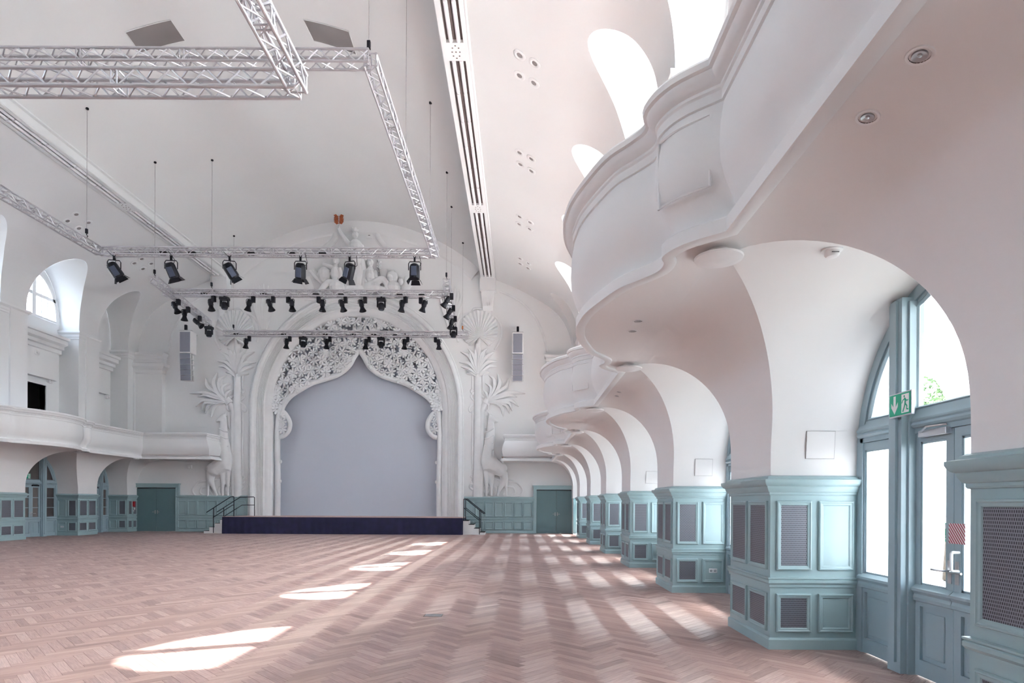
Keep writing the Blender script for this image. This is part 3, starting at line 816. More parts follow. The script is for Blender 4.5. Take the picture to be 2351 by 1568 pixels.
# ---- clerestory windows
def clerestory(s, k, n):
    c, a = bay(k); wa, z0, b = (1.13 if s > 0 else 1.38), 9.65, 2.05
    w = thing('window_%d' % n, 'white arched clerestory window, bay %d of the %s vault side' % (k, SIDE[s]), None, (sx(s, XR+.92), c, 0), kind='structure')
    def outl(o): return [(-(wa-o), z0+o*.8)]+[(-(wa-o)*math.cos(PI*t/28), z0+o*.8+(b-o*1.8)*math.sin(PI*t/28)) for t in range(29)]+[((wa-o), z0+o*.8)]
    mb = MB(); rows = []
    for (ya, za), (yb, zb) in zip(outl(0), outl(.12)): rows.append([(.05, ya, za), (-.05, ya, za), (-.05, yb, zb), (.05, yb, zb)])
    mb.grid(rows, close_v=True); mb.box(-.056, .056, -wa+.002, wa-.002, z0+.002, z0+.09); mb.build('arched_frame', M['white'], w)
    zt = lambda y: z0+b*math.sqrt(max(0, 1-(y/wa)**2))
    mb = MB(); mb.box(-.06, .06, -.10, .10, z0, zt(0)-.05); mb.build('centre_mullion', M['white'], w)
    if s < 0: mb = MB(); mb.box(-.05, .05, -wa*.9, wa*.9, z0+.92, z0+1.06); mb.build('transom', M['white'], w)
    for y in (-.80, -.45, .45, .80) if s < 0 else ():
        mb = MB(); mb.box(-.025, .025, y-.018, y+.018, z0, zt(y)-.06); mb.build('glazing_bar', M['white'], w)
    mb = MB(); mb.poly([(0, y, z) for y, z in outl(.04)]); mb.build('pane', M['glass'], w)
n_ = 1
for s in (1, -1):
    for k in range(-2, 7): clerestory(s, k, n_); n_ += 1
def added_gallery_window(k, n, s=1):  # windows added to bring more light into the hall
    c, a = bay(k); x = sx(s, XR+.9); w = thing('window_%d' % n, 'added daylight window in the gallery behind the %s balcony, bay %d' % (SIDE[s], k), None, (x, c, 0), kind='structure')
    y0, y1, z0, z1 = -GWY, GWY, GWZ0, GWZ1
    mb = MB()
    for q in ((y0, y0+.08, z0, z1), (y1-.08, y1, z0, z1), (y0+.08, y1-.08, z0, z0+.08), (y0+.08, y1-.08, z1-.08, z1)): mb.box(-.04, .04, *q)
    mb.build('frame', M['white'], w)
    mb = MB(); mb.box(-.045, .045, -.05, .05, z0+.08, z1-.08); mb.build('mullion', M['white'], w)
    mb = MB(); mb.box(-.035, .035, y0+.08, y1-.08, lerp(z0, z1, .66), lerp(z0, z1, .66)+.08); mb.build('transom', M['white'], w)
    mb = MB(); mb.quad((0, y0, z0), (0, y1, z0), (0, y1, z1), (0, y0, z1)); mb.build('pane', M['glass'], w)
for k in range(-2, 7): added_gallery_window(k, n_); n_ += 1
for k in range(1, 6): added_gallery_window(k, n_, -1); n_ += 1  # unseen left bays, opened to light the stage wall

# ---- outside: terrace, loggia and a tree seen through the door
gnd = MB(); gnd.box(3.76, 60, -60, 90, -.2, -.01); gnd.box(-80, -24.9, -60, 90, -.2, -.01); tag(gnd.build('terrace', M['paving']), 'pale paved terrace outside the right doors', kind='structure')
lg = MB(); XO = 8.4
for k in range(-3, 8):
    y0, y1 = pier_y(k) if k < 7 else (32.28, 33.4)
    rows = []
    for t in range(29):
        z = 3.1+1.6*math.sin(PI/2*t/28)
        ho = half_open(1.88, z, 3.1, 1.6)
        cL = 2.49+S*k-1.495; cR = 2.49+S*(k+1)-1.495
        rows.append([(XO, cL+ho, z), (XO, cR-ho, z)])
    lg.grid(rows); lg.grid([[(XO+.5, y, z) for x, y, z in r] for r in rows])
    lg.box(XO, XO+.5, y0+.39, y0+PWID-.39, 0, 3.1)
    for sg in (0, 1): lg.grid([[(XO, r[sg][1], r[sg][2]), (XO+.5, r[sg][1], r[sg][2])] for r in rows])
lg.box(XO, XO+.5, YB, YW+1, 4.69, 5.5)
lg.box(3.85, 6.3, YB, YW+1, 4.3, 4.45)  # added canopy slab, sized to keep direct sun off the door glass
tag(lg.build('loggia', M['plaster']), 'white arched loggia outside the right doors, with an added slab blocking the sun', kind='structure')
tr = thing('tree', 'leafy tree seen through the arched pane beside the exit sign', 'tree', P(2185, 905, 13.0)*1.0)
tb = Vector(tr.location); tb.z = 0; tr.location = tb
zc = P(2170, 905, 13.0).z
mb = MB(); mb.tube([(0, 0, 0), (.1, 0, zc*.5), (0, .1, zc)], [.16, .12, .06], 8); mb.build('trunk', M['bark'], tr, smooth=50)
mb = MB()
for i in range(1500):
    d = Vector((random.gauss(0, 1), random.gauss(0, 1), random.gauss(0, 1))).normalized()*random.random()**.4
    p = Vector((d.x*.8, d.y*.8, zc+d.z*.55)); u = Vector((random.gauss(0, 1), random.gauss(0, 1), random.gauss(0, 1))).normalized()*.07; v = u.orthogonal().normalized()*.035
    mb.quad(p-u, p+v, p+u, p-v)
mb.build('foliage', M['leaf'], tr)

# ---- stage wall joinery: dado, double doors
def stage_dado(x0, x1, n, label, zf=1.9):
    d = thing('wall_dado', label, 'panelling', ((x0+x1)/2, YW, 0), 'dado panelling on the stage wall'); lx = (x0+x1)/2
    mb = MB(); mb.box(x0-lx, x1-lx, -.10, 0, 0, 1.86); mb.build('body', M['teal'], d)
    for nm, pr in (('cornice', [(o*.7, z) for o, z in CORN]), ('dado_rail', RAIL), ('plinth', BASE)):
        mb = MB(); mb.grid([[(x0-lx, -.10-o, z), (x1-lx, -.10-o, z)] for o, z in pr])
        for xe_ in (x0-lx, x1-lx): mb.poly([(xe_, -.10-o, z) for o, z in pr]+[(xe_, -.06, pr[-1][1]), (xe_, -.06, pr[0][1])])
        mb.build(nm, M['teal'], d, smooth=30)
    pw = (x1-x0-.12)/n
    for i in range(n):
        for za, zb in (UPZ, LOZ):
            panel(d, Vector((x0-lx+.06+i*pw+.04, -.10, za)), 0, pw-.08, zb-za, 'f', 2.2)
    return d
xw = lambda x, D=YW: (x-VX)*D/F
stage_dado(xw(407), XS-AO-.02, 7, 'long teal panelled dado left of the stage')
stage_dado(XS+AO+.02, xw(1226), 7, 'long teal panelled dado right of the stage')
def double_door(xc, label, n, w=2.1):
    d = thing('door_%d' % n, label, None, (xc, YW, 0), kind='structure')
    fr = M['teal']
    mb = MB()
    mb.box(-w/2-.16, -w/2, -.14, .01, 0, 2.32); mb.box(w/2, w/2+.16, -.14, .01, 0, 2.32); mb.box(-w/2-.16, w/2+.16, -.142, .01, 2.32, 2.48); mb.box(-w/2-.2, w/2+.2, -.17, .01, 2.48, 2.54)
    mb.box(-w/2-.05, -w/2-.001, -.16, .005, .001, 2.32); mb.box(w/2+.001, w/2+.05, -.16, .005, .001, 2.32)
    mb.build('door_frame', fr, d)
    for sg in (-1, 1):
        x0, x1 = sorted((sg*.004, sg*(w/2-.004)))
        mb = MB(); mb.bbox(x0, x1, -.07, -.02, .01, 2.27, .006); lf = mb.build('door_leaf', M['teal_dark'], d)
        mb = MB(); mb.tube([(sg*.06, -.07, 1.03), (sg*.06, -.12, 1.03), (sg*.07, -.125, 1.03), (sg*.19, -.125, 1.03)], .011, 7); mb.box(min(sg*.04, sg*.08), max(sg*.04, sg*.08), -.076, -.069, .93, 1.12); mb.build('handle', M['steel'], lf, smooth=40)
    mb = MB(); mb.box(-w/2, w/2, -.03, -.01, 2.27, 2.33); mb.build('head_shadow_gap', M['gap'], d)
    return d
double_door(xw(361), 'dark teal double door left of the stage', 13)
double_door(xw(1277), 'dark teal double door right of the stage', 14)
# fire alarm box and small plates on the last left pier
al = thing('fire_alarm', 'small red alarm box on the teal pier at the far left', 'alarm', (XL+.03, 32.0, 0))
mb = MB(); mb.bbox(0, .07, -.06, .06, 1.30, 1.58, .006); mb.build('box', M['red'], al)
mb = MB(); mb.box(.07, .073, -.05, .05, 1.14, 1.26); mb.build('white_plate', M['white'], al)
mb = MB(); mb.box(0, .03, -.03, .03, 1.06, 1.11); mb.build('switch', M['white'], al)
# ------------------------------------------------------------------ proscenium
def arch_pt(t, a, r):
    """t in 0..1 from left foot over the crown to the right foot"""
    L1 = ZS-.85
    n1 = .28
    if t < n1: return Vector((XS-a, 0, lerp(.85, ZS, t/n1)))
    if t > 1-n1: return Vector((XS+a, 0, lerp(.85, ZS, (1-t)/n1)))
    th = PI*(1-(t-n1)/(1-2*n1))
    return Vector((XS+a*math.cos(th), 0, ZS+r*math.sin(th)))
pros = thing('proscenium_arch', 'broad moulded white arch framing the stage opening', None, (XS, YW, 0), kind='structure')
def arch_band(prof, name, m, smooth=30):
    mb = MB(); N = 100; rows = []
    for i in range(N+1):
        t = i/N; o, q = arch_pt(t, AO, RO), arch_pt(t, AI, RI)
        rows.append([(lerp(o.x, q.x, w)-XS, y, lerp(o.z, q.z, w)) for w, y in prof])
    mb.grid(rows); return mb.build(name, m, pros, smooth)
arch_band([(0, .02), (0, -.10), (.02, -.14), (.05, -.16), (.06, -.14), (.07, -.15), (.11, -.24), (.17, -.29), (.23, -.28), (.28, -.22), (.30, -.16), (.32, -.15)], 'outer_roll', M['stucco'])
fl_ = [(.32, -.15), (.34, -.13)]
for i in range(7): w = .36+i*.045; fl_ += [(w, -.12), (w+.008, -.085), (w+.028, -.085), (w+.036, -.12)]
fl_ += [(.69, -.10), (.72, -.06), (.80, -.03), (.86, .0), (.88, .03), (.92, .05), (.96, .09), (1.0, .20), (1.0, .85)]
arch_band(fl_, 'fluted_band', M['stucco'])
scr = MB(); scr.box(XS-AI-.6, XS+AI+.6, YW+.80, YW+.86, .6, ZS+RI+.6)
tag(scr.build('projection_screen', M['screen']), 'large plain blue-grey projection screen filling the stage arch', 'screen')
bk = MB(); bk.box(XS-7, XS+7, YW+1.2, YW+1.3, 0, 13); bk.box(XS-7, XS-6.9, YW+.03, YW+1.3, 0, 13); bk.box(XS+6.9, XS+7, YW+.03, YW+1.3, 0, 13)
tag(bk.build('wall_stage_back', M['plaster']), 'hidden wall closing the stage behind the screen', kind='structure')

# ---- pierced blossom screen inside the arch
LY = YW+.26
lat = thing('blossom_screen', 'pierced white blossom tracery with ogee lower edge hanging in the stage arch', 'tracery', (XS, LY, 0))
def LP(x, y, D=LY): p = P(x, y, D); return Vector((p.x-XS, 0, p.z))
og = [(823.6, 803), (811.6, 821), (800.8, 840), (779, 858), (751, 868.6), (718.4, 878.4), (692.4, 892.5), (666.4, 909.8), (651.2, 929.4), (646, 945)]
bulb = [(646, 942), (657, 953), (665, 970), (663, 988), (652, 1000), (643, 1003)]
def mir(p): return Vector((-p.x+.10, p.y, p.z))
OG = [LP(*p) for p in og]
for sg in (0, 1):
    pts = OG if sg == 0 else [mir(p) for p in OG]
    mb = MB(); mb.tube(smooth_path(pts, 6), .15, 8, flat=(Vector((0, 1, 0)), .7)); mb.build('ogee_branch', M['stucco'], lat, smooth=60)
    pts = [LP(*p) for p in bulb]
    if sg: pts = [mir(p) for p in pts]
    mb = MB(); mb.tube(smooth_path(pts, 6), .13, 8, flat=(Vector((0, 1, 0)), .7)); mb.build('ogee_bulb', M['stucco'], lat, smooth=60)
    tr = [LP(637, 1186), LP(638, 1100), LP(637, 1010), LP(640, 960), LP(646, 930)]
    if sg: tr = [mir(p) for p in tr]
    mb = MB(); mb.tube(smooth_path(tr, 5), [.15]*21, 10); mb.build('trunk_post', M['stucco'], lat, smooth=60)
    for q in ((640, 1105), (641, 1060), (633, 1150)):
        p = LP(*q); p = mir(p) if sg else p
        mb = MB(); mb.ball((p.x+.1*(1 if not sg else -1), -.03, p.z), (.07, .06, .1)); mb.build('knot', M['stucco'], lat, smooth=60)
ogx = sorted([(p.x, p.z) for p in smooth_path(OG, 6)]+[(mir(p).x, p.z) for p in smooth_path(OG, 6)])
def low_z(x): return interp(x, ogx)
def high_z(x):
    q = abs(x)/AI
    z = ZS+RI*math.sqrt(max(0, 1-q*q))
    return max(z, LP(823, 692).z) if abs(x) < 1.3 else z
def flower_mesh(r, n=8, seed=0):
    rnd = random.Random(seed); mb = MB()
    for i in range(n):
        a = 2*PI*i/n+rnd.uniform(-.1, .1); d = Vector((math.cos(a), 0, math.sin(a))); w = Vector((-d.z, 0, d.x)); R = r*rnd.uniform(.85, 1.1)
        ring = [d*(.12*R)+w*(.06*R), d*(.5*R)+w*(.17*R), d*(.82*R)+w*(.2*R), d*R, d*(.82*R)-w*(.2*R), d*(.5*R)-w*(.17*R), d*(.12*R)-w*(.06*R)]
        top = [p+Vector((0, -.05 if 0 < k < 6 else -.03, 0)) for k, p in enumerate(ring)]
        o = len(mb.v); mb.v += [tuple(p) for p in ring+top]
        mb.f += [tuple(o+7+k for k in range(7))]+[(o+k, o+(k+1) % 7, o+7+(k+1) % 7, o+7+k) for k in range(7)]
    mb.ball((0, -.06, 0), (.16*r, .05, .16*r), 8)
    return mb.mesh('blossom', M['stucco'], 40)
FM = [flower_mesh(.31, 8, 1), flower_mesh(.27, 7, 2), flower_mesh(.29, 8, 3), flower_mesh(.24, 6, 4)]
pts_f = []
rnd = random.Random(5); tries = 0
while len(pts_f) < 210 and tries < 30000:
    tries += 1
    x = rnd.uniform(-AI+.1, AI-.1); zl, zh = low_z(x)+.16, high_z(x)-.02
    if zh-zl < .1: continue
    z = rnd.uniform(zl, zh)
    if all((x-a)**2+(z-b)**2 > .355**2 for a, b in pts_f): pts_f.append((x, z))
for bx, bz in ((651, 968), (652, 985), (648, 955)):
    p = LP(bx, bz); pts_f += [(p.x-.05, p.z), (mir(p).x+.05, p.z)]
for x in (-AI+.16, AI-.16):
    for j in range(7): pts_f.append((x+rnd.uniform(-.1, .1), lerp(LP(640, 940).z, ZS+1.1, j/6)))
for i, (x, z) in enumerate(pts_f):
    o = obj('blossom', FM[i % 4], lat, Matrix.Translation((x, -.05-.05*rnd.random(), z)) @ Matrix.Rotation(rnd.uniform(0, 2*PI), 4, 'Y') @ Matrix.Rotation(rnd.uniform(-.25, .25), 4, 'X'))
# branches running through the blossoms
def branch(pts, r0, r1):
    q = smooth_path(pts, 6); n = len(q); mb = MB(); mb.tube(q, [lerp(r0, r1, i/(n-1)) for i in range(n)], 7, flat=(Vector((0, 1, 0)), .6)); return mb.build('branch', M['stucco'], lat, smooth=60)
brs = [[(646, 925), (690, 862), (745, 830), (790, 800), (816, 770), (822, 735), (818, 705)], [(690, 866), (668, 850), (655, 880), (640, 905)], [(722, 842), (700, 810), (690, 795)], [(745, 830), (725, 800), (728, 770), (748, 745)],
       [(770, 815), (780, 835), (772, 850)], [(790, 800), (790, 775), (778, 752), (782, 728)], [(705, 855), (720, 868), (735, 862)], [(816, 772), (812, 740), (795, 715), (770, 705)], [(735, 833), (755, 842), (780, 832), (792, 822)]]
for b_ in brs:
    pts = [LP(*p)+Vector((0, .03, 0)) for p in b_]
    branch(pts, .085, .04); branch([mir(p) for p in pts], .085, .04)
for x0 in (-.33, .33, -1.0, 1.0, -1.7, 1.75):
    branch([Vector((x0, .03, low_z(x0))), Vector((x0*1.05+.08, .03, lerp(low_z(x0), high_z(x0), .5))), Vector((x0*.9, .03, high_z(x0)))], .06, .045)
branch([Vector((.05, .03, OG[0].z)), Vector((.05, .03, OG[0].z+1.3)), Vector((.05, .03, OG[0].z+2.6))], .06, .05)
for i in range(60):
    x = rnd.uniform(-AI+.3, AI-.3); zl, zh = low_z(x)+.1, high_z(x)
    if zh-zl < .3: continue
    z = rnd.uniform(zl, zh-.1); a = rnd.uniform(0, 2*PI); pts = []
    for j in range(5): pts.append(Vector((x+.09*j*math.cos(a+j*.5), .0, z+.09*j*math.sin(a+j*.5))))
    branch(pts, .04, .025)

# ---- stage platform, stairs and rails
stg = thing('stage_platform', 'low stage platform with a dark navy cloth front', 'stage', (XS, 30.2, 0))
SX0, SX1, SZ, SY = xw(510, 30.2)-XS, xw(1062, 30.2)-XS, .86, 0.0
mb = MB(); mb.box(SX0, SX1, .03, YW+.78-30.2, SZ-.06, SZ); mb.build('deck', M['wood_edge'], stg)
mb = MB(); n = 240; rows = []
rn = random.Random(3)
for i in range(n+1):
    x = lerp(SX0, SX1, i/n); w = .012*math.sin(i*.9)+.008*math.sin(i*.37+1)+.004*rn.random()
    rows.append([(x, .02+w*.3, SZ-.02), (x, .0-w*.6, SZ-.30), (x, -.01-w, .01)])
mb.grid(rows)
for xx in (SX0, SX1): mb.quad((xx, 0, .01), (xx, YW-30.2, .01), (xx, YW-30.2, SZ-.02), (xx, 0, SZ-.02))
mb.build('cloth_skirt', M['navy'], stg, smooth=60)
def stairs(side, label):
    x0 = XS+(SX1 if side > 0 else SX0); t = thing('stage_steps', label, 'steps', (x0, 30.55, 0))
    for i in range(4):
        mb = MB(); top = SZ-.19*(i+1)+.02; xa, xb = sorted((side*.27*i, side*.27*(i+1)))
        if top < .1: continue
        mb.box(xa, xb, 0, 1.1, 0, top); st_ = mb.build('step', M['white'], t)
        mb = MB(); mb.box(xa, xb, -.01, 1.1, top, top+.015); mb.build('tread', M['blackrub'], st_)
    return t
stairs(1, 'white steps with black treads at the right end of the stage')
stairs(-1, 'white steps at the left end of the stage')
def rail(name_pts, label):
    t = thing('handrail', label, 'handrail', name_pts[0])
    o = Vector(name_pts[0])
    for nm, pts, r in name_pts[1:]:
        mb = MB(); mb.tube([Vector(p)-o for p in pts], r, 8); mb.build(nm, M['black'], t, smooth=50)
    return t
xr = XS+SX1
for y, lb in ((30.55, 'front black handrail of the right stage steps'), (31.6, 'rear black handrail of the right stage steps')):
    rail([(xr, y, 0), ('top_rail', [(xr+.02, y, 1.78), (xr+.12, y, 1.80), (xr+1.05, y, 1.05)], .02), ('mid_rail', [(xr+.04, y, 1.34), (xr+.80, y, .74)], .018),
          ('post', [(xr+.03, y, .70), (xr+.03, y, 1.79)], .02), ('post', [(xr+.82, y, .02), (xr+.82, y, 1.23)], .02)], lb)
xl_ = XS+SX0
for y, lb, e in ((30.55, 'front black handrail of the left stage steps', 0), (31.6, 'rear black handrail of the left stage steps', 1)):
    rail([(xl_, y, 0), ('top_rail', [(xl_-.95+.0, y, 1.05), (xl_+.25, y, 1.83), (xl_+(.4 if not e else .95), y, 1.85), (xl_+(.42 if not e else 1.0), y, 1.80)], .02), ('mid_rail', [(xl_-.62, y, .80), (xl_+.35, y, 1.42), (xl_+(.42 if not e else 1.0), y, 1.43)], .018),
          ('post', [(xl_-.60, y, .02), (xl_-.60, y, 1.27)], .02), ('post', [(xl_+(.42 if not e else 1.0), y, SZ), (xl_+(.42 if not e else 1.0), y, 1.83)], .02)], lb)

# ------------------------------------------------------------------ stucco reliefs on the stage wall
XM = 821.0                                                        # mirror axis in photograph pixels
def WP(x, y, side=0, d=0.0):
    if side: x = 2*XM-x
    p = P(x, y, YW-.02); return Vector((p.x, YW-d, p.z))
PPM = F/YW
def leaf(mb, pts, w, hgt=.12, ridge=True, tip=.05, side=0, base=.35, seg=5):
    """domed leaf along pixel spine pts with maximum half width w pixels"""
    q = smooth_path([WP(x, y, side) for x, y in pts], seg); n = len(q); rows = []
    for i, p in enumerate(q):
        t = i/(n-1); d = q[min(i+1, n-1)]-q[max(i-1, 0)]; d.normalize(); nrm = Vector((-d.z, 0, d.x))
        ww = w/PPM*(base+(1-base)*math.sin(min(1, t*1.6)*PI/2))*(1-max(0, (t-.55)/.45)**2)+.004
        lift = hgt*1.6*(.45+.55*math.sin(PI*min(1, t*.9+.1)))
        rows.append([p-nrm*ww, p-nrm*ww*.6+Vector((0, -lift*.7, 0)), p+Vector((0, -lift*(1.0 if not ridge else .75), 0)), p+nrm*ww*.6+Vector((0, -lift*.9, 0)), p+nrm*ww])
    mb.grid(rows); return mb
def relief_leaf(parent, name, pts, w, **k):
    mb = MB(); leaf(mb, pts, w, **k); o = Vector(parent.location); mb.v = [tuple(Vector(v)-o) for v in mb.v]; return mb.build(name, M['stucco'], parent, smooth=50)
def relief_tube(parent, name, pts, r, side=0, n=8, flat=.7, k=6, d=0.02):
    q = smooth_path([WP(x, y, side, d) for x, y in pts], k); mb = MB()
    if isinstance(r, tuple): r = [lerp(r[0], r[1], i/(len(q)-1)) for i in range(len(q))]
    mb.tube(q, r, n, flat=(Vector((0, 1, 0)), flat)); o = Vector(parent.location); mb.v = [tuple(Vector(v)-o) for v in mb.v]
    return mb.build(name, M['stucco'], parent, smooth=60)
for sd in (0, 1):
    SN = 'right' if sd else 'left'
    # tall palm
    t = thing('palm_relief', 'white stucco palm tree relief %s of the stage arch' % SN, 'relief', WP(545, 1140, sd))
    relief_tube(t, 'trunk', [(546, 1141), (545, 1050), (545, 950), (545, 870), (545, 790)], (.24, .17), sd, 12)
    relief_tube(t, 'side_trunk', [(538, 1141), (537, 1050), (537, 960), (534, 938), (527, 925), (520, 919)], (.17, .13), sd, 10)
    for pts, w in (([(545, 862), (540, 835), (535, 815), (523, 800)], 5), ([(545, 862), (536, 838), (524, 820), (506, 808)], 5), ([(545, 862), (534, 845), (520, 832), (500, 830)], 5), ([(543, 862), (532, 852), (518, 842), (502, 842)], 4), ([(543, 866), (530, 856), (518, 855)], 4),
                   ([(545, 862), (550, 835), (556, 815), (568, 800)], 5), ([(545, 862), (555, 838), (566, 818), (585, 808)], 5), ([(545, 862), (556, 845), (568, 834), (588, 832)], 5), ([(547, 862), (558, 852), (570, 845), (584, 842)], 5), ([(547, 866), (560, 858), (572, 858)], 4),
                   ([(545, 862), (542, 830), (541, 800)], 5), ([(545, 862), (549, 830), (550, 798)], 5), ([(545, 855), (533, 822), (530, 803)], 4), ([(545, 855), (560, 826), (562, 805)], 4)):
        relief_leaf(t, 'upper_frond', pts, w, side=sd, hgt=.16)
    for pts, w in (([(522, 922), (500, 910), (470, 902), (436, 904)], 5), ([(522, 922), (496, 914), (474, 908), (455, 912)], 5), ([(522, 922), (505, 905), (494, 880), (500, 856)], 6), ([(522, 922), (500, 902), (480, 888), (474, 868)], 5), ([(522, 920), (508, 895), (508, 872), (520, 862)], 5),
                   ([(522, 922), (500, 922), (470, 920), (451, 934)], 5), ([(522, 923), (500, 926), (474, 926), (466, 944)], 5), ([(521, 924), (504, 926), (480, 932), (472, 950)], 4), ([(521, 925), (505, 926), (490, 936), (486, 958)], 5), ([(522, 918), (515, 900), (516, 888), (528, 880)], 4), ([(522, 918), (524, 905), (532, 895)], 4)):
        relief_leaf(t, 'lower_frond', pts, w, side=sd, hgt=.18)
    relief_tube(t, 'boss', [(518, 916), (523, 921), (527, 927)], .22, sd, 10)
    # ropes and tendrils
    for pts in ([(533, 858), (533, 905)], [(557, 858), (557, 893)], [(557, 945), (557, 1092)], [(526, 955), (526, 980), (528, 983)]):
        relief_tube(t, 'rope', pts, .055, sd)
    for pts in ([(557, 893), (561, 897), (558, 903), (554, 900)], [(548, 922), (556, 918), (561, 910), (557, 906), (553, 909)], [(548, 922), (558, 928), (565, 938), (563, 945), (557, 942)], [(533, 905), (528, 908), (530, 914), (535, 912)], [(522, 925), (521, 938), (526, 943), (528, 936)], [(557, 1092), (561, 1095), (558, 1099)]):
        relief_tube(t, 'tendril', pts, (.055, .04), sd)
    for pts in ([(476, 1104), (455, 1108), (442, 1125), (452, 1139), (480, 1139)], [(478, 1117), (463, 1120), (460, 1132), (472, 1138), (486, 1137), (482, 1128)], [(505, 1117), (502, 1128), (508, 1138), (520, 1136)], [(530, 1110), (520, 1120), (524, 1132), (532, 1128), (528, 1118)], [(549, 1138), (552, 1118), (562, 1104)], [(553, 1125), (562, 1120), (561, 1112), (555, 1112)], [(478, 1103), (495, 1102), (512, 1096)]):
        relief_tube(t, 'scroll', pts, (.07, .04), sd)
    # fan-shaped shell with ribs
    f = thing('fan_relief', 'white stucco ribbed fan relief above the palm %s of the stage arch' % SN, 'relief', WP(541, 785, sd))
    rim = []
    for i in range(25):
        a = math.radians(-62+304*i/24); rr = 43 if 20 < math.degrees(a) < 160 else 41
        x_, y_ = 541+rr*math.cos(a), 758-rr*math.sin(a)*1.0
        rim.append((x_, y_))
    for i in range(24):
        a_, b_ = rim[i], rim[i+1]; mb = MB(); mx_, my_ = (a_[0]+b_[0])/2, (a_[1]+b_[1])/2
        o = Vector(f.location); c0 = WP(541, 776, sd, .16); p, q, m_ = WP(*a_, sd, .10), WP(*b_, sd, .10), WP(541+(mx_-541)*1.05, 758+(my_-758)*1.05, sd, .17)
        mid = lambda u, v, k_: u+(v-u)*k_
        rows = [[c0, c0+Vector((0, -.01, 0)), c0], [mid(c0, p, .55)+Vector((0, -.07, 0)), mid(c0, m_, .55)+Vector((0, -.10, 0)), mid(c0, q, .55)+Vector((0, -.07, 0))], [p, m_, q], [p+Vector((0, .11, 0)), m_+Vector((0, .18, 0)), q+Vector((0, .11, 0))]]
        mb.grid(rows); mb.v = [tuple(Vector(v)-o) for v in mb.v]; mb.build('fan_rib', M['stucco'], f, smooth=50)
    relief_tube(f, 'stem', [(545, 800), (543, 788), (541, 775)], (.14, .1), sd)
    relief_tube(f, 'surround', [(506, 803), (494, 780), (491, 755), (500, 733), (518, 720), (527, 716), (530, 711), (548, 708), (556, 711), (560, 718), (578, 724), (592, 742), (596, 765), (590, 785)], .06, sd)
    # plume of long leaves rising behind the arch
    pl = thing('plume_relief', 'white stucco plume of long leaves on the %s shoulder of the arch' % SN, 'relief', WP(606, 757, sd))
    for dx, top in ((-22, 676), (-16, 664), (-9, 656), (0, 652), (9, 656), (16, 664), (23, 678)):
        relief_leaf(pl, 'plume_leaf', [(606+dx*.2, 757), (606+dx*.7, 715), (606+dx*1.15, top)], 5, side=sd, hgt=.12)
    # giraffe
    g = MB(); G = lambda x, y, d=.0: WP(x, y, sd, d)
    fy = (Vector((0, 1, 0)), .55)
    g.tube(smooth_path([G(498, 968, .08), G(505, 965, .14), G(513, 960, .16), G(518, 958, .12)], 4), [.06+.012*i for i in range(13)], 10, flat=fy)
    g.tube(smooth_path([G(516, 958, .12), G(515, 980, .12), G(517, 1010, .14), G(520, 1035, .16), G(521, 1058, .18), G(516, 1075, .16)], 5), [.15+.011*i for i in range(26)], 12, flat=fy)
    g.tube(smooth_path([G(521, 1062, .16), G(508, 1070, .18), G(494, 1078, .18), G(487, 1086, .14)], 5), [.42, .44, .45, .45, .44, .42, .41, .40, .39, .40, .41, .40, .38, .36, .33, .30], 12, flat=fy)
    for pts, rr in (([(487, 1085), (485, 1100), (489, 1112), (496, 1128), (500, 1139)], (.27, .07)), ([(485, 1088), (482, 1102), (480, 1115), (479, 1139)], (.22, .065)), ([(516, 1075), (514, 1095), (513, 1118), (513, 1139)], (.23, .075)), ([(526, 1070), (525, 1092), (525, 1115), (525, 1139)], (.20, .07))):
        q = smooth_path([G(x, y, .10) for x, y in pts], 5); g.tube(q, [lerp(rr[0], rr[1], min(1, 1.3*i/(len(q)-1))) for i in range(len(q))], 10, flat=(Vector((0, 1, 0)), .75))
    g.tube([G(517, 957, .12), G(520, 950, .12), G(521, 946, .12)], [.05, .04, .05], 6); g.tube([G(515, 957, .1), G(523, 953, .1)], [.06, .03], 6)
    gt = thing('giraffe_relief', 'white stucco giraffe relief stretching its neck beneath the %s palm' % SN, 'relief', WP(505, 1139, sd))
    go = Vector(gt.location); g.v = [tuple(Vector(v)-go) for v in g.v]
    ob = g.build('giraffe', M['stucco'], gt); rm = ob.modifiers.new('fuse', 'REMESH'); rm.mode = 'VOXEL'; rm.voxel_size = .035; rm.use_smooth_shade = True
    sm = ob.modifiers.new('soften', 'SMOOTH'); sm.factor = .5; sm.iterations = 4
    for y_ in (988, 1003, 1020, 1036):
        relief_tube(gt, 'garland', [(508, y_-3), (513, y_), (521, y_+4), (529, y_+5)], .035, sd, d=.26)
    relief_tube(gt, 'tail', [(483, 1082), (478, 1092), (479, 1106)], (.05, .08), sd, d=.05)

wb_ = thing('trim_2', 'raised plaster arch lines on the outer parts of the stage wall', None, WP(380, 800), kind='structure')
for sd in (0, 1): relief_tube(wb_, 'arch_line', [(386, 808), (396, 765), (418, 722), (450, 690), (495, 668)], .06, sd, flat=.6)
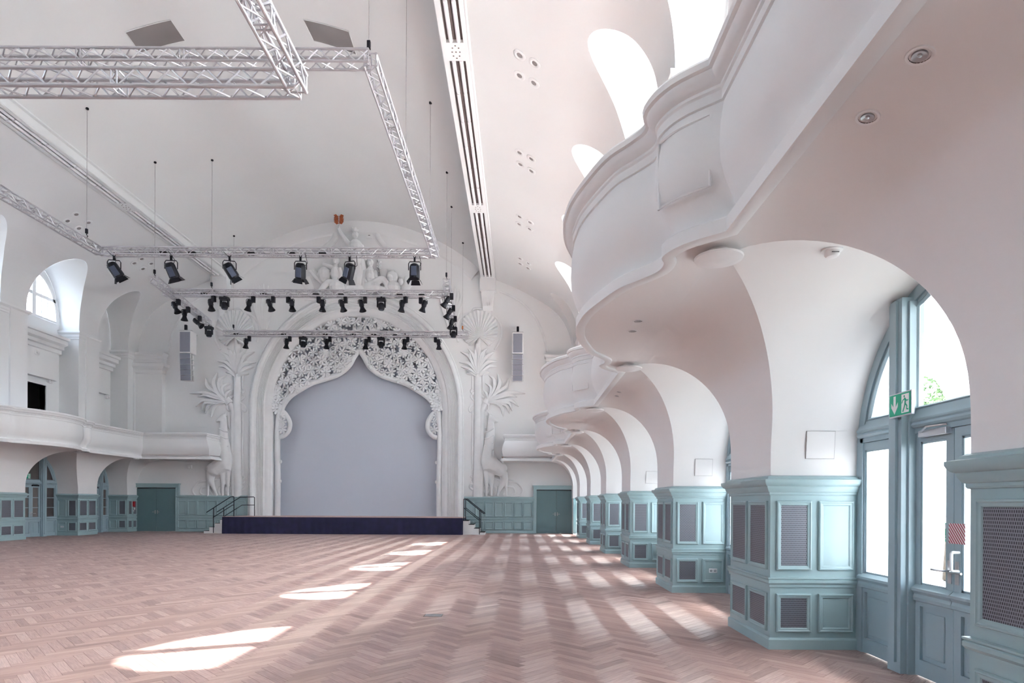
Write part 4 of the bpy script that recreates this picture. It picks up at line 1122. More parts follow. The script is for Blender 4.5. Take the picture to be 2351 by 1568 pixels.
# ---- tympanum group
tym = thing('tympanum_frame', 'moulded white frame with volutes enclosing the figures above the arch', 'relief', WP(816, 690))
for pts in ([(768, 527), (770, 543), (760, 558), (742, 572), (722, 588)], [(868, 527), (868, 545), (878, 560), (893, 574), (912, 590)], [(766, 527), (790, 525), (820, 523), (850, 524), (872, 527)]):
    relief_tube(tym, 'moulding', pts, .16, n=8, flat=.5); relief_tube(tym, 'inner_bead', [(x+(4 if x < 815 else -4), y+4) for x, y in pts], .06, n=6)
for sd in (0, 1):
    relief_tube(tym, 'volute', [(700, 640), (706, 652), (712, 664), (716, 676)], (.3, .2), sd, n=10, flat=.4)
relief_tube(tym, 'ledge', [(700, 684), (760, 686), (816, 687), (870, 686), (930, 684)], .13, n=8)
mb = MB(); p = P(848, 541, YW); mb.bbox(p.x-.16, p.x+.16, YW-.04, YW, p.z-.16, p.z+.16, .01); pb = tag(mb.build('wall_plate', M['plaster']), 'small square white plate with a dark slot high in the gable', 'plate')
mb = MB(); mb.box(p.x-.05, p.x+.05, YW-.046, YW-.038, p.z-.015, p.z+.015); mb.build('slot', M['gap'], pb)
# raised band following the vault on the stage wall
cb_ = thing('trim_1', 'raised plaster band following the vault on the stage wall', None, (0, 0, 0), kind='structure')
rows = []
for i in range(61):
    r = -6.6+13.2*i/60; z = vz(r); n_ = Vector((r, 0, z-6.7)).normalized()
    rows.append([(XC+r, YW, z+.05), (XC+r, YW-.12, z+.05), (XC+r-n_.x*.55, YW-.10, z-n_.z*.55), (XC+r-n_.x*.62, YW-.04, z-n_.z*.62), (XC+r-n_.x*.66, YW, z-n_.z*.66)])
MB().grid(rows).build('band', M['plaster'], cb_, smooth=40)
def figure(name, label, blobs, limbs, base):
    g = MB()
    for x, y, rx, rz, d in blobs: p = WP(x, y, 0, d*1.5); g.ball(p, (rx/PPM, .7*min(rx, rz)/PPM+.08, rz/PPM), 12)
    for pts, r0, r1, d in limbs:
        q = smooth_path([WP(x, y, 0, d*1.7) for x, y in pts], 5); g.tube(q, [lerp(r0, r1, i/(len(q)-1))/PPM for i in range(len(q))], 10, flat=(Vector((0, 1, 0)), .8))
    hx, hy, hr = blobs[0][0], blobs[0][1], blobs[0][2]/PPM; hp = WP(hx, hy, 0, blobs[0][4]*1.5)
    if name == 'figure_relief':                       # hair, brow, nose, lips and ears on the head
        g.ball(hp+Vector((0, .03, .05)), (hr*1.08, hr*1.0, hr*1.15), 12); fy_ = -(.7*hr+.08)
        g.tube([hp+Vector((0, fy_+.01, .04)), hp+Vector((0, fy_-.035, -.035))], [.022, .034], 6)
        for sg in (-1, 1): g.ball(hp+Vector((sg*.06, fy_+.02, .055)), (.05, .03, .018), 8); g.ball(hp+Vector((sg*hr, .0, -.01)), (.025, .03, .05), 8)
        g.ball(hp+Vector((0, fy_+.0, -.085)), (.04, .025, .016), 8); g.ball(hp+Vector((0, fy_+.02, -.15)), (.05, .04, .035), 8)
    t = thing(name, label, 'relief', WP(*base)); o = Vector(t.location); g.v = [tuple(Vector(v)-o) for v in g.v]
    ob = g.build('body', M['stucco'], t); rm = ob.modifiers.new('fuse', 'REMESH'); rm.mode = 'VOXEL'; rm.voxel_size = .02; rm.use_smooth_shade = True
    sm = ob.modifiers.new('soften', 'SMOOTH'); sm.factor = .4; sm.iterations = 1
    return t
t = figure('figure_relief', 'standing crowned stucco figure raising a copper sprig in the gable', [(820, 546, 6.5, 8.5, .25), (820, 575, 17, 20, .2), (818, 600, 18, 25, .22), (818, 640, 20, 40, .25), (820, 672, 22, 16, .25)],
           [([(820, 556), (820, 566)], 5, 7, .22), ([(808, 570), (797, 556), (787, 541), (781, 528)], 6, 3.2, .22), ([(833, 570), (838, 588), (842, 604)], 6, 4, .22), ([(806, 600), (802, 640), (803, 680)], 7, 10, .2), ([(834, 600), (838, 640), (838, 682)], 7, 10, .2)], (818, 686))
mb = MB(); cp = WP(820, 539, 0, .38)-Vector(t.location); rows = []
for i in range(20):
    a = 2*PI*i/20; r_ = .165; z_ = .20 if i % 4 == 0 else .11
    rows.append([cp+Vector((r_*math.cos(a), r_*math.sin(a)*.8, -.02)), cp+Vector((r_*1.12*math.cos(a), r_*1.12*math.sin(a)*.8, z_)), cp+Vector((r_*.95*math.cos(a), r_*.95*math.sin(a)*.8, z_)), cp+Vector((r_*.9*math.cos(a), r_*.9*math.sin(a)*.8, .04))])
mb.grid(rows, close_u=True); mb.build('crown', M['stucco'], t)
sp = thing('copper_sprig', 'copper leaf sprig on a thin rod at the top of the gable', 'ornament', WP(780, 530, 0, .32))
so = Vector(sp.location); mb = MB(); mb.tube([Vector((0, 0, 0)), P(779, 515, 31.3)-so, P(778, 494, 31.2)-so], .02, 6); mb.build('rod', M['steel'], sp)
for i in range(10):
    sg = 1 if i % 2 else -1; yy = 495+(i//2)*3.6
    base = P(778, yy+3, 31.22)-so; mb = MB(); d = Vector((sg*.26, -.05+.02*(i % 3), .07)); w = Vector((0, -.05, .075))
    mb.prism([base, base+d*.5+w, base+d, base+d*.5-w], (0, .02, 0)); mb.build('leaf', M['copper'], sp)
figure('figure_relief', 'seated stucco figure holding a round drum at the left of the gable group', [(776, 606, 7, 9, .25), (774, 634, 11, 18, .22), (779, 665, 18, 16, .25), (748, 635, 16, 18, .15)],
       [([(776, 614), (775, 622)], 5, 6, .22), ([(768, 620), (756, 615), (745, 612)], 4.5, 3, .22), ([(784, 622), (788, 640), (782, 655)], 5, 3.5, .25), ([(776, 660), (760, 655), (746, 668), (738, 684)], 9, 5, .25), ([(785, 660), (790, 672), (780, 684)], 9, 6, .25), ([(715, 625), (728, 640), (745, 660)], 4, 3, .15), ([(722, 622), (735, 638), (752, 655)], 3, 3, .18)], (775, 686))
figure('figure_relief', 'reclining stucco figure leaning on an urn at the right of the gable group', [(854, 610, 6.5, 9, .25), (853, 637, 13, 18, .22), (858, 665, 20, 14, .25), (806, 655, 12, 28, .18)],
       [([(854, 618), (854, 625)], 5, 6, .22), ([(843, 628), (840, 648), (848, 662)], 5, 3.5, .25), ([(864, 628), (870, 644), (884, 644)], 5, 3.5, .25), ([(856, 660), (880, 648), (890, 655), (896, 672)], 9, 6, .25), ([(850, 668), (875, 668), (895, 676)], 8, 6, .22)], (853, 686))
figure('lion_relief', 'stucco lion with a curly mane at the right end of the gable group', [(903, 640, 13, 15, .2), (900, 645, 8, 9, .3), (905, 664, 16, 16, .2), (922, 650, 6, 8, .15)], [([(898, 668), (894, 680), (890, 686)], 5, 5, .25), ([(912, 668), (918, 680), (924, 686)], 6, 5, .2)], (905, 687))
u = thing('urn_relief', 'small stucco urn between the reclining figure and the lion', 'relief', WP(881, 640, 0, .15))
mb = MB(); mb.lathe([(.02, -.55), (.14, -.5), (.12, -.1), (.16, .1), (.22, .36), (.2, .42), (.05, .42)], 14, Matrix.Scale(.6, 4, (0, 1, 0))); mb.build('vessel', M['stucco'], u, smooth=50)
w_ = thing('wheat_relief', 'upright stucco ear of wheat beside the urn', 'relief', WP(870, 640))
relief_tube(w_, 'stalk', [(873, 632), (871, 610), (869, 596)], .03, d=.08)
for i in range(8):
    relief_leaf(w_, 'grain', [(870, 600+4*i), (870+(5 if i % 2 else -5), 596+4*i)], 2.2, hgt=.08, seg=3)
# ------------------------------------------------------------------ light troughs along the vault
plates = [7.4, 15.9, 24.4, 32.0]
for s in (1, -1):
    t = thing('light_trough', 'long %s ceiling light trough with paired tubes and perforated plates' % ('right' if s > 0 else 'left'), 'ceiling light', (XC+s*7.04, 0, 13.35))
    X0, X1, Z0 = -.36*s, .36*s, 0.0
    def B(mb, xa, xb, ya, yb, za, zb, bev=0):
        xa, xb = sorted((xa, xb)); (mb.bbox if bev else mb.box)(xa, xb, ya, yb, za, zb, *([bev] if bev else []))
    mb = MB(); Y0, Y1 = YB, YW
    B(mb, -.33*s, -.22*s, Y0, Y1, 0, .62); B(mb, .22*s, .33*s, Y0, Y1, 0, .45)
    B(mb, -.22*s, .22*s, Y0, Y1, .11, .42)
    mb.build('beam', M['ceiling'], t)
    mb = MB(); mb.tube([(.36*s, Y0, .05), (.36*s, YW, .05)], .04, 8); mb.build('bead', M['ceiling'], t, smooth=60)
    mb = MB(); mb.tube([(-.34*s, Y0, .04), (-.34*s, YW, .04)], .035, 8); mb.build('bead', M['ceiling'], t, smooth=60)
    tube_m = None
    for a_, b_ in zip(plates, plates[1:]):
        ya, yb = a_+.32, b_-.32
        mb = MB(); B(mb, -.218*s, .218*s, ya, yb, .085, .108); mb.build('slot_lining', M['slot'], t)
        n = 6; L = (yb-ya)/n
        if tube_m is None or abs(tube_m[1]-L) > .005:
            q = MB(); q.lathe([(.0, 0), (.05, 0), (.055, .04), (.055, L-.08), (.05, L-.04), (0, L-.04)], 12, Matrix.Rotation(-PI/2, 4, 'X')); q.box(-.035, .035, -.03, .01, -.06, .06); tube_m = (q.mesh('tube_lamp', M['tube'], 50), L)
        for i in range(n):
            for dx in (-.10, .10): obj('tube_lamp', tube_m[0], t, Matrix.Translation((dx, ya+i*L+.02, .03)))
    for yp in plates:
        mb = MB(); B(mb, -.22*s, .22*s, yp-.32, min(yp+.32, YW), .0, .10); pl = mb.build('perforated_plate', M['ceiling'], t)
        for ix, iy in ((0, 0), (-.08, .14), (.08, .14), (-.08, -.14), (.08, -.14), (0, .22), (0, -.22), (-.1, 0), (.1, 0)):
            if yp > 31: continue
            mb = MB(); mb.lathe([(.022, 0), (.022, -.002), (0, -.002)], 8, Matrix.Translation((ix, yp+iy, -.0005))); mb.build('hole', M['slot'], pl)
    # stepped corbel carrying the trough at the stage wall
    cb2 = thing('corbel', 'stepped plaster corbel under the %s light trough' % ('right' if s > 0 else 'left'), None, (XC+s*7.04, YW, 0), kind='structure')
    for nm, w0, w1, z0, z1, d0, d1 in (('block', .42, .42, 12.75, 13.4, .5, .5), ('shaft', .26, .36, 11.75, 12.75, .16, .36), ('drop', .10, .17, 11.25, 11.75, .06, .13)):
        mb = MB(); mb.add([(-w0, -d0, z0), (w0, -d0, z0), (w0, 0, z0), (-w0, 0, z0), (-w1, -d1, z1), (w1, -d1, z1), (w1, 0, z1), (-w1, 0, z1)], [(3,2,1,0), (4,5,6,7), (0,1,5,4), (1,2,6,5), (2,3,7,6), (3,0,4,7)])
        if nm == 'shaft':
            for i in range(5): x = -.2+i*.1; mb.box(x-.012, x+.012, -.30, 0, 12.0, 12.7)
        mb.build(nm, M['plaster'], cb2)
# ---- hatches in the vault
def vault_patch(corners, inset):
    return [on_vault(*c) for c in corners]
for i, (cs, lb) in enumerate((([(288, 72), (392, 44), (425, 92), (322, 120)], 'left square grey ceiling hatch behind the trusses'), ([(696, 43), (801, 71), (818, 124), (720, 92)], 'right square grey ceiling hatch behind the trusses'))):
    p = [on_vault(*c) for c in cs]; c = sum(p, Vector())/4; nrm = vault_normal(c)
    t = thing('ceiling_hatch', lb, 'hatch', c)
    N = 8; rows = []
    for a_ in range(N+1):
        row = []
        for b_ in range(N+1):
            v = (p[0].lerp(p[1], a_/N)).lerp(p[3].lerp(p[2], a_/N), b_/N); row.append(Vector((v.x-c.x, v.y-c.y, vz(v.x-XC)-.02-c.z)))
        rows.append(row)
    mb = MB(); mb.grid(rows); mb.build('panel', M['hatch'], t, smooth=60)
    edge = [r[0] for r in rows]+rows[-1][1:]+[r[-1] for r in rows[::-1]][1:]+rows[0][::-1][1:-1]
    mb = MB(); mb.tube(edge, .014, 5, closed=True); mb.build('rim', M['ceiling'], t)
# ---- nozzle openings in fours
def nozzle_cluster(pts, label):
    p = [on_vault(*q) for q in pts]; c = sum(p, Vector())/len(p); t = thing('ceiling_nozzles', label, 'nozzle', c)
    for q in p:
        n = vault_normal(q); R = n.to_track_quat('Z', 'Y').to_matrix().to_4x4()
        o = obj('nozzle', NOZ, t, Matrix.Translation(q-c) @ R); obj('throat', THR, o)
q = MB(); q.lathe([(.17, 0), (.17, .02), (.13, .035), (.10, .03), (.075, .01)], 16); NOZ = q.mesh('nozzle', M['ceiling'], 60)
q = MB(); q.lathe([(.085, .012), (0, .012)], 14); THR = q.mesh('throat', M['hatch'])
for pts, lb in (([(1193, 126), (1228, 145), (1193, 173), (1226, 190)], 'nearest group of four nozzles in the right vault'), ([(1193, 350), (1220, 364), (1195, 377), (1220, 392)], 'second group of four nozzles in the right vault'),
                ([(1193, 497), (1217, 510), (1192, 514), (1216, 525)], 'third group of four nozzles in the right vault'), ([(1194, 593), (1213, 604), (1194, 605), (1212, 615)], 'farthest group of four nozzles in the right vault'),
                ([(175, 492), (155, 507), (203, 511), (181, 524)], 'group of four nozzles in the left vault above the truss'), ([(325, 594), (308, 604), (347, 605), (328, 617)], 'farther group of four nozzles in the left vault below the truss')):
    nozzle_cluster(pts, lb)
# ------------------------------------------------------------------ aluminium trusses
q = MB(); q.lathe([(.013, 0), (.013, 1)], 6); BRM = q.mesh('brace', M['alu'], 60)
TS = .235
def truss_segs(p0, p1):
    """four chords and the zigzag bracing of a square truss from p0 to p1 (centre line)"""
    p0, p1 = Vector(p0), Vector(p1); d = (p1-p0); L = d.length; d.normalize()
    e = Vector((-d.y, d.x, 0)).normalized(); u = Vector((0, 0, 1)); h = TS/2
    cor = [e*h+u*h, -e*h+u*h, -e*h-u*h, e*h-u*h]
    chords = [(p0+c, p1+c) for c in cor]; br = []
    n = max(2, int(round(L/.24)))
    for f in range(4):
        a, b = cor[f], cor[(f+1) % 4]
        for i in range(n):
            s0, s1 = p0+d*(L*i/n), p0+d*(L*(i+1)/n)
            br.append((s0+a, s1+b) if i % 2 == 0 else (s0+b, s1+a))
        for tt in (0, 1): br.append((p0+d*L*tt+a, p0+d*L*tt+b))
    m_ = 2.0; k = 1
    while k*m_ < L-.5:
        for dd in (-.04, .04):
            for f in range(4): br.append((p0+d*(k*m_+dd)+cor[f], p0+d*(k*m_+dd)+cor[(f+1) % 4]))
        k += 1
    return chords, br
def truss_rig(label, segs, limit=300):
    o = Vector(segs[0][0]); t = thing('truss_frame', label, 'truss', o); allb = []
    for a, b in segs:
        ch, br = truss_segs(a, b); allb += br
        for p, q in ch:
            mb = MB(); mb.tube([p-o, q-o], .027, 10); mb.build('chord', M['alu'], t, smooth=60)
    allb.sort(key=lambda x: (((x[0]+x[1])/2)-Vector((0, 0, EYE))).length)
    mb = MB()
    for i, (p, q) in enumerate(allb):
        d = q-p
        if i < limit: obj('brace', BRM, t, Matrix.Translation(p-o) @ d.to_track_quat('Z', 'Y').to_matrix().to_4x4() @ Matrix.Diagonal((1, 1, d.length, 1)))
        else: mb.tube([p-o, q-o], .014, 5)
    if mb.v: r = mb.build('bracing', M['alu'], t, smooth=60); r['kind'] = 'stuff'
    return t
ZA, ZB = 7.2+TS/2, 10.1+TS/2
xa = -3.06; ya = 8.34
truss_rig('nearest aluminium truss corner at the top left of the view', [((-9.5, ya, ZA), (xa, ya, ZA)), ((xa, 3.2, ZA), (xa, ya, ZA))])
xbl, xbr, ybn, ybf = -14.55, -2.95, 11.87, 21.08
truss_rig('large rectangular aluminium truss frame carrying six big spotlights', [((xbl, ybn, ZB), (xbr, ybn, ZB)), ((xbl, ybf, ZB), (xbr, ybf, ZB)), ((xbr, ybn, ZB), (xbr, ybf, ZB)), ((xbl, ybn, ZB), (xbl, ybf, ZB))])
pc0, pc1 = P(378, 672, 25.1), P(1038, 676, 25.1); ZC = (pc0.z+pc1.z)/2
truss_rig('far aluminium truss with two side arms and a row of small spotlights', [((pc0.x, 25.1, ZC), (pc1.x, 25.1, ZC)), ((-14.2, 23.6, ZC), (-14.95, 29.3, ZC)), ((-2.88, 23.7, ZC), (-3.2, 29.4, ZC))], 60)
pd0, pd1 = P(515, 766, 30.3), P(1075, 768, 30.3); ZD = (pd0.z+pd1.z)/2
truss_rig('straight aluminium truss closest to the stage arch', [((pd0.x, 30.3, ZD), (pd1.x, 30.3, ZD))], 60)
# ---- cable runs lying in the trusses
def cable_run(a, b, z, label, seed):
    rn = random.Random(seed); a, b = Vector(a), Vector(b); t = thing('cable_run', label, 'cable', (a.x, a.y, z)); L = (b-a).length; d = (b-a).normalized()
    for j in range(2):
        off = (-.05+.08*j); n = int(L/.5); pts = []
        for i in range(n+1):
            sag = .05*abs(math.sin(i*.9+j)); pts.append(d*(L*i/n)+Vector((0, off, -TS/2+.05+sag*.6)))
        mb = MB(); mb.tube(smooth_path(pts, 2), .008, 5); mb.build('cable', M['black'], t)
    for i in range(int(L/1.1)):
        p = d*(.4+1.1*i+rn.uniform(-.2, .2)); 
        if rn.random() < .55: mb = MB(); mb.bbox(p.x-.12, p.x+.12, p.y-.05, p.y+.05, -TS/2+.02, -TS/2+.12, .01); mb.build('junction_box', M['blackrub'], t)
# ---- hoist chains
def hoist(x, y, ztop_extra, zbot, label, kind='black'):
    zt = vz(x-XC); t = thing('hoist_chain', label, 'chain', (x, y, zbot))
    mb = MB(); mb.tube([(0, 0, .3), (0, 0, zt-zbot)], .009, 6); mb.build('chain', M['steel'], t)
    mb = MB(); mb.bbox(-.035, .035, -.035, .035, .14, .30, .012); mb.build('hoist_body', M['black'] if kind == 'black' else M['orange'], t)
    mb = MB(); mb.tube([(0, 0, .15), (0, 0, .10), (.04, 0, .05), (0, 0, .0), (-.03, 0, .03)], .014, 6); mb.build('hook', M['black'], t)
    mb = MB(); mb.lathe([(.05, zt-zbot), (.05, zt-zbot-.04), (.015, zt-zbot-.07)], 10); mb.build('ceiling_anchor', M['black'], t)
zb = ZB+TS/2+.02
hoist(xbr-.05, ybn+.1, 0, zb, 'chain with black hook at the near right corner of the large frame')
hoist(-2.95, 15.6, 0, zb, 'chain halfway along the right side of the large frame')
hoist(-2.95, 19.8, 0, zb, 'chain near the far right corner of the large frame')
hoist(xbl+.1, 20.3, 0, zb, 'chain with black hook at the far left corner of the large frame')
hoist(-3.06, 6.6, 0, ZA+TS/2+.02, 'chain with orange hook on the nearest truss', 'orange')
hoist(-14.25, 23.75, 0, ZC+TS/2+.02, 'chain with black hook at the left arm of the far truss')
hoist(-2.9, 23.9, 0, ZC+TS/2+.02, 'chain with black hook at the right arm of the far truss')
hoist(P(486, 600, 25.1).x, 25.1, 0, ZC+TS/2+.02, 'chain over the left part of the far truss')
hoist(-3.05, 26.9, 0, ZC+TS/2+.02, 'chain in the middle of the right arm of the far truss')
hoist(P(536, 760, 30.3).x, 30.3, 0, ZD+TS/2+.02, 'chain with black hook at the left end of the straight truss')
hoist(P(1062, 760, 30.3).x, 30.3, 0, ZD+TS/2+.02, 'chain with orange hook at the right end of the straight truss', 'orange')
cable_run((xbl+.6, ybf, 0), (xbr-.6, ybf, 0), ZB, 'black cables along the far side of the large frame', 1)
cable_run((pc0.x+.3, 25.1, 0), (pc1.x-.3, 25.1, 0), ZC, 'black cables along the crossbar of the far truss', 2)
cable_run((pd0.x+.3, 30.3, 0), (pd1.x-.3, 30.3, 0), ZD, 'black cables along the straight truss', 3)
# ---- stage lights
def big_spot():
    t = bpy.data.objects.new('studio_spotlight', None); COL.objects.link(t)
    mb = MB(); mb.box(-.03, .03, -.03, .03, -.12, .02); mb.tube([(-.03, 0, .02), (-.05, 0, .10), (0, 0, .14), (.05, 0, .10), (.03, 0, .02)], .012, 6); mb.build('clamp', M['black'], t)
    mb = MB(); mb.tube([(-.21, 0, -.42), (-.21, 0, -.20), (-.17, 0, -.13), (.17, 0, -.13), (.21, 0, -.20), (.21, 0, -.42)], .016, 6); mb.build('yoke', M['black'], t)
    h = bpy.data.objects.new('head', None); COL.objects.link(h); h.parent = t; h.location = (0, 0, -.42)
    mb = MB()
    pr = [(-.15, .17), (-.17, .12), (-.18, .0), (-.18, -.26), (-.17, -.30)]
    mb.lathe([(0, .21), (.10, .21), (.15, .17), (.175, .10), (.18, -.26), (.17, -.30), (.15, -.30), (.14, -.25), (0, -.25)], 12); mb.build('housing', M['black'], h, smooth=25)
    mb = MB(); mb.box(-.09, .09, -.19, -.17, -.24, .08)
    for i in range(5): x = -.08+.04*i; mb.box(x-.004, x+.004, -.2, -.18, -.24, .08)
    mb.build('cooling_fins', M['bluegrey'], h)
    for a in (0, PI/2, PI, -PI/2):
        mb = MB(); R = Matrix.Rotation(a, 4, 'Z'); mb.add([(-.13, -.16, -.30), (.13, -.16, -.30), (.17, -.25, -.44), (-.17, -.25, -.44), (-.13, -.155, -.30), (.13, -.155, -.30), (.17, -.245, -.44), (-.17, -.245, -.44)], [(0,1,2,3), (7,6,5,4), (0,4,5,1), (2,6,7,3), (1,5,6,2), (0,3,7,4)], R); mb.build('barn_door', M['black'], h)
    mb = MB(); mb.tube([(.05, 0, -.02), (.10, .08, .1), (.22, .05, .25), (.15, 0, .55)], .010, 5); mb.build('cable', M['black'], h)
    return t
def small_spot():
    t = bpy.data.objects.new('theatre_spotlight', None); COL.objects.link(t)
    mb = MB(); mb.box(-.025, .025, -.025, .025, -.10, .05); mb.build('clamp', M['steel'], t)
    mb = MB(); mb.tube([(-.13, 0, -.28), (-.13, 0, -.14), (-.10, 0, -.10), (.10, 0, -.10), (.13, 0, -.14), (.13, 0, -.28)], .012, 6); mb.build('yoke', M['black'], t)
    mb = MB(); mb.bbox(.09, .23, -.07, .07, -.24, .0, .01); mb.build('ballast_box', M['black'], t)
    h = bpy.data.objects.new('head', None); COL.objects.link(h); h.parent = t; h.location = (0, 0, -.26)
    mb = MB(); mb.lathe([(0, .14), (.08, .13), (.10, .05), (.10, -.10), (.08, -.13), (.09, -.20), (.15, -.33), (.14, -.33), (.07, -.15), (0, -.13)], 12); mb.build('housing', M['black'], h, smooth=30)
    mb = MB(); mb.lathe([(0, -.15), (.075, -.16)], 12); mb.build('lens', M['bluegrey'], h)
    return t
def moving_head():
    t = bpy.data.objects.new('moving_head_light', None); COL.objects.link(t)
    mb = MB(); mb.bbox(-.18, .18, -.13, .13, -.16, -.04, .02); mb.build('base', M['black'], t)
    for sg in (-1, 1): mb = MB(); mb.bbox(sg*.15-.03, sg*.15+.03, -.06, .06, -.42, -.15, .015); mb.build('yoke_arm', M['black'], t)
    mb = MB(); mb.box(-.03, .03, -.03, .03, -.05, .06); mb.build('clamp', M['black'], t)
    h = bpy.data.objects.new('head', None); COL.objects.link(h); h.parent = t; h.location = (0, 0, -.36)
    mb = MB(); mb.lathe([(0, .14), (.09, .12), (.13, .03), (.14, -.06), (.12, -.14), (.10, -.17), (.09, -.15), (0, -.13)], 14); mb.build('housing', M['black'], h, smooth=50)
    mb = MB(); mb.lathe([(0, -.135), (.085, -.155)], 12); mb.build('lens', M['bluegrey'], h)
    return t
protos = {'big': big_spot(), 'small': small_spot(), 'mh': moving_head()}
used = set()
def place(kind, px, D, zb_, tilt, label, group, depth_tilt=0, yaw=0, y=None):
    x = (px-VX-ROLL*(VY-600))*D/F
    o = protos[kind] if kind not in used else copy_tree(protos[kind]); used.add(kind)
    o.location = (x, D, zb_-.02); o.rotation_euler = (0, 0, yaw)
    h = [c for c in o.children if c.name.startswith('head')][0]
    h.rotation_euler = (math.radians(depth_tilt), math.radians(-tilt), 0)
    o.scale = (1, 1, 1)
    tag(o, label, 'stage light', group)
zB0, zC0, zD0 = ZB-TS/2, ZC-TS/2, ZD-TS/2
for i, (px, tl, dt) in enumerate(((262, 30, 20), (393, 16, 25), (527, 34, 25), (690, -10, 25), (803, -30, 20), (952, 0, 0))):
    place('big', px, ybf, zB0-.03, tl, 'big black spotlight with barn doors on the large frame, %s from the left' % ORD[i], 'big spotlights on the large frame', dt, [0.2, .1, .3, 0, -.3, 0][i])
row = [(484, 10, 'small', -.3), (516, 0, 'mh', 0), (573, -12, 'small', 0), (619, 18, 'small', 0), (670, 8, 'small', 2.8), (741, 0, 'small', 3.1), (785, 15, 'small', 0), (830, 12, 'small', 0), (876, 0, 'mh', 0), (924, -8, 'small', -.4), (975, -18, 'small', 2.9)]
for i, (px, tl, kd, yw) in enumerate(row):
    place(kd, px, 25.1, zC0, tl if abs(yw) < 1 else -tl, '%s on the far truss crossbar, %s from the left' % ('black moving-head light' if kd == 'mh' else 'small black theatre spotlight', ORD[i]), 'small stage lights on the far truss', 0, yw)
def arm(px, a, b, tl, kd, label, yaw=0):
    best = min(((abs(VX+F*(lerp(a[0], b[0], q/200)/lerp(a[1], b[1], q/200))-px), q/200) for q in range(201)))[1]
    D = lerp(a[1], b[1], best); place(kd, VX+ROLL*(VY-600)+F*lerp(a[0], b[0], best)/D, D, zC0, tl, label, 'small stage lights on the far truss arms', 0, yaw)
A0, A1 = (-14.2, 23.6), (-14.95, 29.3)
for px, tl, kd, lb in ((398, 25, 'small', 'nearest small spotlight on the left arm of the far truss'), (421, 0, 'small', 'second small spotlight on the left arm, near the crossbar'), (448, 50, 'small', 'strongly tilted small spotlight on the left arm of the far truss'), (485, 0, 'mh', 'moving-head light at the end of the left truss arm')):
    arm(px, A0, A1, tl, kd, lb)
A0, A1 = (-2.88, 23.7), (-3.2, 29.4)
for y_, tl, kd, lb in ((24.6, -35, 'small', 'nearest small spotlight on the right arm of the far truss'), (26.1, -30, 'small', 'second small spotlight on the right arm of the far truss'), (27.6, -15, 'small', 'third small spotlight on the right arm of the far truss'), (29.2, 0, 'mh', 'moving-head light at the end of the right truss arm')):
    xx = lerp(A0[0], A1[0], (y_-A0[1])/(A1[1]-A0[1])); place(kd, VX+ROLL*(VY-600)+F*xx/y_, y_, zC0, tl, lb, 'small stage lights on the far truss arms', 0, 0)
for i, (px, kd, yw) in enumerate(((566, 'small', 0), (659, 'small', 0), (697, 'mh', 0), (751, 'small', 0), (841, 'small', 0), (876, 'mh', 0), (930, 'small', 0), (1008, 'small', 3.0))):
    place(kd, px, 30.3, zD0, -3 if kd == 'small' else 0, '%s on the straight truss, %s from the left' % ('black moving-head light' if kd == 'mh' else 'small black theatre spotlight', ORD[i]), 'small stage lights on the straight truss', 0, yw)
# ---- line arrays
def line_array(x0, x1, y0, ys, y1, side, label):
    D = 31.3; p0, p1, ps = P(x0, y0, D), P(x1, y1, D), P(x0, ys, D); w = p1.x-p0.x; cx = (p0.x+p1.x)/2
    t = thing('line_array', label, 'loudspeaker', (cx, D, p1.z)); Z0, Zs, Z1 = 0, ps.z-p1.z, p0.z-p1.z
    dpt = .55
    mb = MB(); mb.bbox(-w/2, w/2, 0, dpt, Zs+.03, Z1, .02); c = mb.build('bass_cabinet', M['white'], t); mb = MB(); mb.box(-w/2+.05, w/2-.05, -.012, .0, Zs+.08, Z1-.06); mb.build('grille', M['grille_cloth'], c)
    n = 5; h = (Zs-Z0)/n
    for i in range(n):
        z = Z0+i*h; tw = w*.92; mb = MB(); dy = .05*(n-i)*.4
        mb.add([(-tw/2, dy, z+.01), (tw/2, dy, z+.01), (tw/2, dy-.02, z+h-.005), (-tw/2, dy-.02, z+h-.005), (-tw/2*.8, dy+.4, z+.03), (tw/2*.8, dy+.4, z+.03), (tw/2*.8, dy+.4, z+h-.03), (-tw/2*.8, dy+.4, z+h-.03)], [(0,1,2,3), (7,6,5,4), (0,4,5,1), (2,6,7,3), (1,5,6,2), (0,3,7,4)])
        c = mb.build('array_cabinet', M['white'], t); mb = MB(); mb.add([(-tw/2+.02, dy-.012, z+.012), (tw/2-.02, dy-.012, z+.012), (tw/2-.02, dy-.032, z+h-.008), (-tw/2+.02, dy-.032, z+h-.008)], [(0,1,2,3)]); mb.build('grille', M['grille_cloth'], c)
        for sg in (-1, 1): mb = MB(); mb.box(sg*(tw/2+.02)-.02, sg*(tw/2+.02)+.02, dy+.05, dy+.12, z+.02, z+h-.02); mb.build('rigging_pin', M['steel'], c)
    mb = MB(); mb.box(-w/2, w/2, .05, .12, Z1, Z1+.05); mb.box(-.05, .05, .05, 1.1, Z1+.02, Z1+.08); mb.build('rigging_bar', M['steel'], t)
    mb = MB(); mb.bbox(-.06, .06, .02, .14, Z1+.05, Z1+.32, .02); mb.build('hoist', M['black'], t)
line_array(411, 438, 759, 811, 873, -1, 'white line-array loudspeaker left of the stage arch')
line_array(1176, 1201, 763, 813, 874, 1, 'white line-array loudspeaker right of the stage arch')
